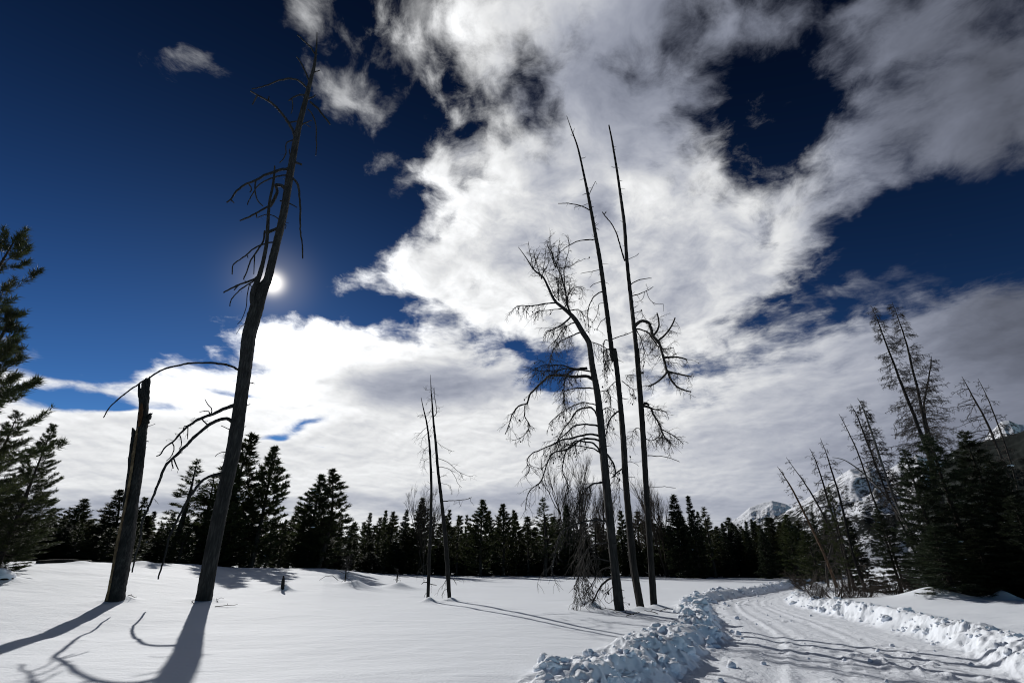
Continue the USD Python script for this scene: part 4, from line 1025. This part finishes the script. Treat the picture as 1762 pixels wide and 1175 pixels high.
def dead_conifer(foot, pts, hw, label, seed, n, Lmax, mat, lo=.1, twigs=10, tl=.35, droop=.35, group=None, top_pow=.9, both=True, el0=.1, bark=None, side=0.0, twmat=None):
    st = Stand(*foot)
    t = thing('dead_spruce' if twigs > 9 else 'leaning_snag', label, 'dead tree', group, st.base)
    P, R = st.line(pts, hw); P, R = resample(P, R * .58, .2)
    rng = np.random.default_rng(seed)
    P = P + np.r_[[np.zeros(3)], np.cumsum(rng.normal(0, .006, (len(P) - 1, 3)), 0)]
    dn = unit(P[0] - P[1]); Pt = np.vstack([P[0] + dn * .35, P]); Rt = np.r_[R[0] * 1.1, R]
    part('trunk', tube(Pt, np.maximum(Rt, .008), 10, fluted(seed, .09)), bark or mat, t)
    right = np.array([st.a[1], -st.a[0], 0])
    for k in range(n):
        u = lo + (1 - lo) * (k + rng.uniform(0, .8)) / n; i = min(int(u * (len(P) - 1)), len(P) - 2)
        tang = unit(P[i + 1] - P[i]); a = rng.uniform(0, 6.283)
        s = rng.choice([-1, 1])
        d = right * (s * rng.uniform(.5, 1) + side) + np.r_[st.a, 0] * rng.normal(0, .55); d[2] = 0; d = unit(d) + np.array([0, 0, el0 + rng.normal(0, .14) + .35 * max(0, u - .7)])
        v = (u - lo) / (1 - lo); L = Lmax * ((1 - v) ** top_pow * .9 + .07) * rng.uniform(.55, 1.12)
        part('branch', spray(P[i], unit(d), L, rng, min(.022, R[i] * .5 + .004), droop, max(2, int(twigs * (.35 + L / Lmax))), tl), twmat or mat, t)
    return t


bt = M['brown_twig']
dead_conifer((1652, 1006), Z5((700, 1060, 16), (672, 960, 15), (636, 830, 13), (600, 680, 11), (572, 560, 10), (540, 470, 9), (505, 380, 8), (470, 290, 6.5), (435, 200, 5), (405, 120, 3), (378, 57, 1)), (5, 1),
             'feathery dead grey spruce, left top of the tall twin topped pair at right', 701, 92, 2.1, M['twig_wood'], lo=.42, twigs=24, tl=.5, bark=M['dark_wood'])
dead_conifer((1663, 1004), Z5((722, 1055, 14), (690, 940, 13), (645, 800, 12), (610, 680, 11), (585, 570, 10), (565, 470, 8.5), (545, 370, 7.5), (520, 270, 6), (492, 160, 4), (470, 90, 2.4), (452, 40, 1)), (5, 1),
             'feathery dead grey spruce, right top of the tall twin topped pair at right', 702, 100, 2.5, M['twig_wood'], lo=.42, twigs=24, tl=.5, bark=M['dark_wood'])
dead_conifer((1668, 1003), Z5((735, 1050, 7), (690, 880, 7), (640, 700, 6.5), (590, 540, 6), (565, 430, 5.5), (572, 370, 5), (585, 310, 4), (593, 260, 3), (594, 235, 1.5)), (4, 1),
             'short upright dead spruce top rising right of the tall twin topped dead pair', 703, 42, 1.8, M['twig_wood'], lo=.60, twigs=22, tl=.45, bark=M['dark_wood'], side=.7, top_pow=.45, el0=.25)
dead_conifer((1618, 1017), Z5((626, 1088, 9), (600, 1036, 9), (560, 960, 8.5), (510, 862, 8), (465, 775, 7.5), (430, 680, 7), (400, 595, 6.5), (365, 490, 5.5), (340, 420, 3.5), (322, 385, 1.2)), (4, 1),
             'dense twigged leaning dead spruce with a pale grey lower trunk', 704, 75, 1.0, M['twig_wood'], lo=.42, twigs=16, tl=.4, bark=M['pale_wood'])
dead_conifer((1600, 1012), Z5((590, 1075, 7), (540, 960, 7), (490, 850, 6.5), (440, 740, 6), (395, 630, 5.5), (350, 515, 4.5), (322, 445, 3), (300, 405, 1)), (4, 1),
             'leaning dead spruce close on the left of the pale trunked one, dark all the way', 705, 60, .9, M['twig_wood'], lo=.40, twigs=14, tl=.35, bark=M['dark_wood'])
dead_conifer((1555, 1014), Z5((500, 1080, 6), (460, 960, 6), (415, 830, 5.5), (375, 720, 5), (340, 610, 4), (300, 515, 3), (263, 445, 1)), (3, .8),
             'thin leaning snag with short twigs left of the dense twigged dead spruces', 706, 34, .8, M['twig_wood'], lo=.35, twigs=6, tl=.3)
dead_conifer((1490, 1022), Z5((362, 1096, 9), (340, 1040, 9), (305, 940, 8), (285, 850, 7), (255, 730, 5.5), (225, 630, 4), (190, 530, 1)), (4, 1),
             'leaning snag with a tall thin top, rightmost of four at the roadside', 707, 34, 1.3, M['twig_wood'], lo=.15, twigs=9, tl=.45, bark=M['dark_wood'])
dead_conifer((1462, 1018), Z5((300, 1084, 8), (290, 1010, 8), (262, 900, 7), (228, 790, 6), (195, 680, 4.5), (170, 610, 3), (149, 568, 1)), (4, 1),
             'leaning snag second from right of four at the roadside', 708, 32, 1.3, M['twig_wood'], lo=.15, twigs=9, tl=.45, bark=M['dark_wood'])
dead_conifer((1426, 1013), Z5((223, 1072, 7), (215, 1010, 7), (235, 880, 6), (180, 760, 5), (130, 682, 3.5), (95, 635, 2), (68, 598, 1)), (4, 1),
             'thin dark leaning snag second from left of four at the roadside', 709, 28, 1.3, M['twig_wood'], lo=.12, twigs=9, tl=.45)
dead_conifer((1441, 1014), Z5((255, 1077, 9), (232, 1010, 9), (205, 940, 8), (170, 865, 7.5), (130, 785, 6), (90, 705, 4.5), (62, 662, 2.5), (40, 630, 1)), (4, 1),
             'leaning snag with an orange brown lower trunk, leftmost top of four at the roadside', 710, 30, 1.2, M['twig_wood'], lo=.12, twigs=9, tl=.4, bark=M['orange_bark'])
dead_conifer((1752, 1012), Z5((905, 1075, 8), (910, 960, 8), (905, 800, 7.5), (880, 690, 7), (830, 570, 6.5), (785, 465, 5.5), (740, 385, 4), (718, 345, 2.5), (698, 310, 1)), (4, 1),
             'bare dead tree near the right edge with long branches sweeping left', 711, 30, 2.4, M['twig_wood'], lo=.45, twigs=9, tl=.5, side=-.8, el0=.05, top_pow=.5)
dead_conifer((1775, 1012), Z5((965, 1075, 7), (960, 960, 7), (940, 830, 6.5), (905, 700, 6), (868, 580, 5), (830, 475, 4), (795, 385, 2.5), (762, 316, 1)), (4, 1),
             'slim dead tree at the right edge, right of the one with sweeping branches', 712, 34, 1.1, M['twig_wood'], lo=.45, twigs=9, tl=.4)
S = Stand(1617, 1014)
t = thing('bent_sapling', 'thin dead sapling bowed over to the left among the leaning dead trees', 'sapling', at=S.base)
P, R = S.line(Z5((618, 1080, 5), (575, 985, 4.5), (520, 880, 4), (470, 800, 3.5), (410, 720, 3), (360, 670, 2.4), (310, 630, 2), (270, 608, 1.4), (235, 602, .8)), (3, 1), -.4, -1.0); P, R = resample(P, R, .15)
part('trunk', tube(P, R, 8, fluted(5, .06)), M['pale_wood'], t)
rng = np.random.default_rng(6)
for k in range(14):
    i = rng.integers(len(P) // 3, len(P) - 2)
    part('twig', spray(P[i], unit(np.array([rng.normal(0, .6), rng.normal(0, .6), -.2])), rng.uniform(.4, 1.0), rng, .008, .4, 4, .25), M['twig_wood'], t)


# ---------------------------------------------------------------- bare broadleaf trees and thickets
def broadleaf(seed, H, stems=3, spread=.22, levels=4):
    rng = np.random.default_rng(seed); wood, fine = [], []

    def grow(p, d, L, r, lev):
        n = 5; Q = [p]; dd = d
        for _ in range(n):
            dd = unit(dd + rng.normal(0, .09, 3) + np.array([0, 0, .07])); Q.append(Q[-1] + dd * L / n)
        Q = np.array(Q)
        (wood if lev < 2 else fine).append(tube(Q, np.linspace(r, r * .5, n + 1), 6 if lev < 2 else 3))
        if lev >= levels: return
        k = rng.integers(4, 7) if lev else rng.integers(8, 12)
        for j in range(k):
            t = rng.uniform(.3, 1) * n; i = min(int(t), n - 1); c = Q[i] + (Q[i + 1] - Q[i]) * (t - i)
            tang = unit(Q[i + 1] - Q[i]); e = unit(tang + unit(np.cross(tang, rng.normal(size=3))) * rng.uniform(.35, .75) + np.array([0, 0, .25]))
            grow(c, e, L * rng.uniform(.38, .6), r * .48, lev + 1)
    for s in range(stems):
        a = rng.uniform(0, 6.283); grow(np.array([math.cos(a), math.sin(a), 0]) * .3 * (stems > 1) + [0, 0, -.3], unit(np.array([math.cos(a) * spread, math.sin(a) * spread, 1])), H * rng.uniform(.5, .68), H * .010, 0)
    return join(wood), join(fine)


def place_plain(name, cat, builder, tip, r, label, group=None, proto=None, H0=10.0, wide=1.0):
    px, py = tip; az = az_of(px, py); x, y = r * math.sin(az), r * math.cos(az); z = gz(x, y); H = 1.6 + r * tan_el(px, py) - z; s = H / H0
    a = (px * 1.7) % 6.28; sx = s * wide
    m = Gf.Matrix4d(sx * math.cos(a), sx * math.sin(a), 0, 0, -sx * math.sin(a), sx * math.cos(a), 0, 0, 0, 0, s, 0, x, y, z, 1)
    if proto not in PROTO:
        th = thing(name, label, cat, group); builder(th); PROTO[proto] = th.GetPath(); UsdGeom.Xformable(th).AddTransformOp().Set(m)
    else:
        th = UsdGeom.Xform.Define(stage, numbered('/World', name)).GetPrim(); th.GetReferences().AddInternalReference(PROTO[proto]); th.SetInstanceable(True)
        tag(th, label, cat)
        if group: th.SetCustomDataByKey('group', group)
        UsdGeom.Xformable(th).ClearXformOpOrder(); UsdGeom.Xformable(th).AddTransformOp(opSuffix='place').Set(m)
    return th


def broad_builder(seed, stems, spread):
    def f(th):
        w, fi = broadleaf(seed, 10.0, stems, spread)
        part('trunk', w, bt, th); part('twigs', fi, bt, th, smooth=False)
    return f


for (px, py, r, wide, pr, label) in [(997, 790, 69, .8, 'bl1', 'tallest bare grey brown broadleaf tree, behind the leftmost of three dead trees'), (1030, 835, 72, .8, 'bl2', 'bare broadleaf tree behind the trunks of the three dead trees'),
                                     (1132, 826, 68, .8, 'bl2', 'bare fan shaped broadleaf tree just right of the three dead trees'), (1105, 850, 70, .7, 'bl1', 'lower bare broadleaf tree between the two right trunks of the three dead trees'),
                                     (742, 845, 58, .7, 'bl1', 'bare brown broadleaf tree behind the two slim dead trees'), (965, 850, 71, .7, 'bl2', 'bare broadleaf tree left of the tallest bare broadleaf')]:
    place_plain('bare_tree', 'tree', broad_builder(81 if pr == 'bl1' else 82, 3, .2), (px, py), r, label, None, pr, 10.0 * .93, wide)


def thicket_builder(seed):
    def f(th):
        rng = np.random.default_rng(seed); st_, tw = [], []
        for k in range(26):
            a = rng.uniform(0, 6.283); d = unit(np.array([math.cos(a) * .5, math.sin(a) * .5, rng.uniform(.5, 1.2)])); L = rng.uniform(.5, 1.05)
            Q = np.array([d * L * s + np.array([math.cos(a), math.sin(a), 0]) * .12 + [0, 0, -.12 * s * s - .05] + rng.normal(0, .02, 3) for s in np.linspace(0, 1, 6)])
            st_.append(tube(Q, np.linspace(.010, .004, 6), 4)); tw += twig_pieces(Q, np.linspace(.010, .004, 6), rng, 7, .3, .2, .7, 2, .004)
        part('stems', join(st_), M['twig_wood'], th); part('twigs', join(tw), M['brown_twig'], th, smooth=False)
    return f


for i, (px, py, r, label) in enumerate([(1398, 980, 27, 'brown leafless thicket at the foot of the leaning snags, nearest the road bend'), (1425, 972, 28, 'taller leafless thicket between the roadside snag trunks'), (1455, 980, 28.5, 'leafless thicket right of the orange brown snag trunk'),
                                     (1480, 985, 28, 'leafless thicket around the rightmost roadside snag'), (1520, 968, 30, 'leafless thicket in front of the dark spruces, left of the pale trunk'), (1570, 980, 29.5, 'low leafless thicket at the foot of the pale leaning trunk'),
                                     (1375, 968, 34, 'leafless thicket behind the road bend, in front of the dark pines'), (1640, 978, 29, 'leafless thicket under the tall dead spruce pair')]):
    place_plain('thicket', 'shrub', thicket_builder(90 + i % 2), (px, py), r, label, None, f'th{i % 2}', .95, 1.15)

# ---------------------------------------------------------------- small things on the snow
S = Stand(486, 1018)
t = thing('cut_stump', 'short dark broken post of wood on a small snow mound, alone in the field', 'stump', at=S.base)
P, R = S.line([(486.5, 1018, 3), (487, 1003, 2.8), (487.5, 996, 2.2), (488, 990, .8)], (2, 1)); P, R = resample(P, R, .05)
part('post', tube(P, R, 9, fluted(3, .15)), M['dark_wood'], t)
for (bx, by, tip, lab, n, nm) in [(593, 1003, (596, 958), 'small dead sapling poking from a snow mound left of the two slim dead trees', 46, 'sapling'), (682, 1003, (684, 978), 'few dry sprigs on a snow mound just left of the two slim dead trees', 16, 'dry_sprig'),
                                  (1733, 1030, (1728, 1020), 'short bent twig in a small snow heap at far right', 3, 'dry_sprig'), (1638, 1022, (1634, 985), 'thin bare weed standing right of the pale leaning trunk', 6, 'dry_sprig'), (1536, 1000, (1530, 985), 'bare twig on the big snow heap before the dark spruces', 5, 'dry_sprig')]:
    S = Stand(bx, by); t = thing(nm, lab, 'plant', None, S.base); rng = np.random.default_rng(int(bx))
    P, R = S.line([(bx, by + 2, 1.1), ((bx + tip[0]) / 2 + 1, (by + tip[1]) / 2, .9), (*tip, .4)], (1, 1)); P, R = resample(P, R, .06)
    part('stem', tube(P, R, 6), M['dark_wood'], t); part('twigs', join(twig_pieces(P, R, rng, n, .42, .1, 1.0, 3, .009)), M['twig_wood'], t, smooth=False)
S = Stand(330, 1000)
for i, (bx, by, dx, dy, L, lab) in enumerate([(560, 998, -26, -3, 1, 'arched dry grass stalk bowing over the snow left of the small sapling')]):
    S = Stand(bx, by); t = thing('dry_stalk', lab, 'plant', None, S.base)
    P, R = S.line([(bx + 22, by, .5), (bx + 12, by - 8, .5), (bx, by - 7, .4), (bx - 14, by + 2, .3)], (1, 1)); part('stem', tube(P, R, 5), M['twig_wood'], t)
# fallen logs along the far left edge of the field
for (x0, y0, x1, y1, r, lab) in [(62, 966, 150, 965, .08, 'dark fallen log lying along the snow edge below the left pines'), (150, 963, 232, 962, .07, 'dark fallen log between the left pines and the broken snag')]:
    a, b = Stand(x0, y0 + 6), Stand(x1, y1 + 6)
    A, B = a.base + np.r_[a.a * 1.5, 0], b.base + np.r_[b.a * 1.5, 0]
    A[2] = gz(*A[:2]) + .05; B[2] = gz(*B[:2]) + .07
    t = thing('fallen_log', lab, 'log', None, (A + B) / 2)
    P, R = resample([A, (A + B) / 2 + [0, 0, .03], B], [r * 1.2, r, r * .8], .3); part('log', tube(P, R, 10, fluted(8, .08)), M['dark_wood'], t)
S = Stand(6, 1001)
t = thing('boulder', 'dark snow capped rock at the left edge of the snowfield', 'rock', None, S.base)
rng = np.random.default_rng(12)
v, f = snow_blob(S.at(0, 999)[0] , .42, rng); part('rock', (v, f), M['dark_wood'], t)
v2, f2 = snow_blob(S.at(-1, 992)[0], .40, rng); part('snow_cap', (v2, f2), M['snow'], t)


# ---------------------------------------------------------------- mountains
def mountain_mat(name, forest, line, amount):
    g = Graph()
    geo = g.add('geometry'); pos = f'{geo}.position'
    sep = g.add('separate_xyz', {'vector': pos}); nrm = g.add('separate_xyz', {'vector': f'{geo}.normal'})
    st = g.add('vector_math', {'vector1': pos}, math_type='multiply', vector2=(1, 1, .55)) + '.vector'
    big = g.noise(st, .0045, 5, .6) + '.fac'
    fine = g.noise(pos, .06, 6, .7) + '.fac'
    speck = g.noise(pos, .035, 6, .8) + '.fac'
    alt = g.smooth(f'{sep}.z', line[0], line[1], amount, -.35)
    f = g.math('add', g.math('add', big, g.math('multiply', g.math('subtract', speck, .5), 1.6)), alt)
    tree = g.smooth(f, .455, .53)
    steep = g.smooth(g.math('multiply_add', g.math('subtract', fine, .5), 1.3, f'{nrm}.z'), .74, .52)
    snow = g.mixc(fine, (.60, .63, .70), (.78, .80, .86))
    rock = g.mixc(fine, (.05, .05, .055), (.13, .125, .125))
    c = g.mixc(steep, snow, rock)
    c = g.mixc(tree, c, g.mixc(fine, (.004, .006, .006), forest))
    p = g.add('principled_bsdf', {'base_color': c}, roughness=.9, specular_ior_level=.1)
    return g.build(f'/World/Looks/{name}', surface=f'{p}.BSDF')


def mountain(name, label, skyline, dist, depth, mat, seed, foot=0.0, rough=.16):
    """A range whose crest stands along the skyline (photograph pixels) at the given distance; slopes run down both ways."""
    A = np.array([az_of(*p) for p in skyline]); Hh = np.array([dist * tan_el(*p) + 1.6 for p in skyline])
    o = np.argsort(A); A, Hh = A[o], Hh[o]
    na, nv = 420, 120
    az = np.linspace(A[0], A[-1], na); v = np.linspace(-1, 1, nv)
    crest = np.interp(az, A, Hh)
    rr = dist + v[:, None] * depth * (1 + 0 * az)
    x, y = rr * np.sin(az), rr * np.cos(az)
    prof = (1 - np.abs(v)) ** .9
    p3 = np.stack([x / 420, y / 420, np.full_like(x, seed)], -1)
    ridge = 1 - np.abs(meshkit.fbm(p3, 6, seed) - .5) * 4
    p4 = np.stack([x / 90, y / 90, np.full_like(x, seed + 3)], -1)
    n2 = meshkit.fbm(p4, 5, seed + 1) - .5
    w = np.sin(np.pi * np.clip((1 - np.abs(v)), 0, 1) * .5) ** .5
    z = crest[None] * prof[:, None] * (1 + rough * (ridge - .5) * (np.abs(v) ** .6)[:, None] * 1.6) + n2 * crest[None] * .17 * w[:, None] * np.clip(.06 + np.abs(v) * 3, 0, 1)[:, None]
    z = z * np.clip(np.minimum(np.arange(na), np.arange(na)[::-1]) / 30, 0, 1)[None] ** .6 - 4
    V = np.stack([x, y, z], -1).reshape(-1, 3)
    i, j = np.meshgrid(np.arange(nv - 1), np.arange(na - 1), indexing='ij')
    a, b, c, d = i * na + j, i * na + j + 1, (i + 1) * na + j + 1, (i + 1) * na + j
    F = np.vstack([np.stack([a, b, c], -1).reshape(-1, 3), np.stack([a, c, d], -1).reshape(-1, 3)])
    m = part(name, (V, F), mat, None); tag(m, label, 'mountain', kind='structure')


mountain('mountain', 'far snowy rocky ridge at the low end of the range', [(1120, 950), (1180, 930), (1245, 905), (1268, 890), (1290, 872), (1312, 864), (1328, 860), (1338, 862), (1352, 866), (1375, 880), (1410, 905), (1450, 940)], 5200, 900, mountain_mat('far_mountain', (.02, .03, .03), (250, 700), .0), 3)
mountain('mountain', 'snow patched mountainside with dark forest strips behind the leaning dead trees', [(1180, 960), (1240, 938), (1300, 906), (1345, 882), (1400, 846), (1440, 820), (1462, 806), (1478, 806), (1495, 802), (1520, 812), (1545, 796), (1575, 782), (1610, 790), (1660, 800), (1720, 820), (1800, 850), (1900, 900)],
         3300, 1000, mountain_mat('snowy_mountain', (.012, .017, .016), (250, 750), .0), 5)
mountain('mountain', 'small snowy peak at the right edge above the dark forested slope', [(1640, 800), (1690, 760), (1708, 738), (1722, 724), (1735, 722), (1750, 728), (1765, 730), (1800, 740), (1860, 770), (1960, 850)], 4200, 800, mountain_mat('snowy_peak', (.02, .03, .03), (500, 900), .0), 8)
mountain('mountain', 'dark forested mountain slope rising to the right edge', [(1560, 900), (1600, 830), (1635, 775), (1665, 762), (1700, 756), (1730, 748), (1762, 738), (1800, 730), (1900, 720), (2100, 700), (2300, 720), (2500, 800)], 2300, 800, mountain_mat('forested_mountain', (.012, .017, .016), (600, 1200), .30), 9)

# ---------------------------------------------------------------- clods of ploughed snow on the banks
rng = np.random.default_rng(321)


def clods(line, bank, side, n_big, n_small, lo, hi, smax):
    L = np.r_[0, np.cumsum(np.linalg.norm(np.diff(line, axis=0), axis=1))]
    yy = line[:, 1]; t0 = np.interp(2.0, yy, L) if side > 0 else np.interp(7.0, yy, L)

    def one(s, t):
        p = np.array([np.interp(t, L, line[:, 0]), np.interp(t, L, line[:, 1])]); q = np.array([np.interp(t + .2, L, line[:, 0]), np.interp(t + .2, L, line[:, 1])]) - p
        q /= np.linalg.norm(q) + 1e-9; nrm = np.array([-q[1], q[0]]) * side
        off = rng.uniform(lo, hi); c = p + nrm * off
        v = np.array((_ico3 if s > .09 else _ico2).vertices); nz = meshkit.fbm(v * 1.3 + rng.uniform(0, 60, 3), 3, 2)[:, None]
        n2 = meshkit.fbm(v * 4 + rng.uniform(0, 60, 3), 2, 3)[:, None] - .5
        v = v * (.25 + 1.5 * nz + .38 * n2) * [s * rng.uniform(.8, 1.2), s * rng.uniform(.8, 1.2), s * rng.uniform(.6, .95)]
        a = rng.uniform(0, 6.28); v = v @ np.array([[math.cos(a), -math.sin(a), 0], [math.sin(a), math.cos(a), 0], [0, 0, 1]])
        return np.r_[c, 0], v
    items = []
    for k in range(n_big + n_small):
        big = k < n_big
        t = t0 + (rng.random() ** (1.7 if big else 1.2)) * (L[-8] - t0) * (.62 if big else .8)
        s = (.045 + (smax - .045) * rng.random() ** 2.6) if big else rng.uniform(.012, .045)
        items.append((big, *one(s, t), s))
    zz = ground([i[1][0] for i in items], [i[1][1] for i in items])[0]
    small = []
    for (big, c, v, s), z in zip(items, zz):
        w = v + c + np.array([0, 0, z + s * (.0 if s < .1 else -.25)])
        if big: part('snow_clod', (w, np.array((_ico3 if s > .09 else _ico2).faces)), M['bank_snow'], bank)
        else: small.append((w, np.array(_ico2.faces)))
    tag(part('snow_crumbs', join(small), M['bank_snow'], bank), kind='stuff')


clods(LEFT_TOE, BANK_L, 1, 150, 900, .05, 1.05, .27)
clods(RIGHT_TOE, BANK_R, -1, 95, 600, .0, .95, .22)


# loose crumbs on the road itself, thickest along the left bank's foot
rng = np.random.default_rng(654)
bits, c_ = [], []
while len(c_) < 1500:
    x, y = rng.uniform(-4, 16), rng.uniform(3.5, 34)
    c_.append((x, y))
c_ = np.array(c_); zz, ss, wh, uu_ = ground(c_[:, 0], c_[:, 1])
for (x, y), z, s_, u in zip(c_, zz, ss, uu_):
    if s_ > -.1 or rng.random() > (.95 if u < .22 else .30): continue
    s = .010 + .05 * rng.random() ** 3 * (1.6 if u < .2 else .8)
    v = np.array(_ico.vertices); v = v * (.5 + meshkit.fbm(v * 1.5 + rng.uniform(0, 60, 3), 2, 5)[:, None]) * s
    bits.append((v + [x, y, z + s * .15], np.array(_ico.faces)))
tag(part('snow_crumbs', join(bits), M['road_snow'], ROAD), kind='stuff')


# dead twigs dropped on the snow round the trunks
rng = np.random.default_rng(987)
for (px, py, lab, grp) in [(1075, 1056, 'broken dead twig lying on the snow by the three tall dead trees', 'fallen twigs by the three tall dead trees'), (1042, 1050, 0, 0), (1090, 1058, 0, 0), (1120, 1055, 0, 0), (1015, 1045, 0, 0), (1142, 1052, 0, 0),
                           (372, 1036, 'broken dead twig lying on the snow at the foot of the tallest dead trunk', 'fallen twigs by the tallest dead trunk'), (330, 1038, 0, 0), (390, 1044, 0, 0), (225, 1034, 0, 0)]:
    if lab: L_, G_ = lab, grp
    if px == 225: L_, G_ = 'short broken twig on the snow right beside the broken snag', None
    b = hit(px, py); t = thing('fallen_twig', L_, 'twig', G_, (b[0], b[1], gz(b[0], b[1])))
    a = rng.uniform(0, 3.14); L = rng.uniform(.25, .6); d = np.array([math.cos(a), math.sin(a), 0])
    P = np.array([[b[0], b[1], 0] + d * L * s + np.r_[rng.normal(0, .02, 2), 0] for s in np.linspace(-.5, .5, 5)])
    P[:, 2] = ground(P[:, 0], P[:, 1])[0] + .012 + np.array([0, .02, .035, .02, .05])
    part('stem', join([tube(P, np.linspace(.012, .006, 5), 5), tube([P[2], P[2] + [d[1] * .1, -d[0] * .1, .05], P[2] + [d[1] * .2, -d[0] * .2, .04]], [.007, .006, .004], 4)]), M['dark_wood'], t)
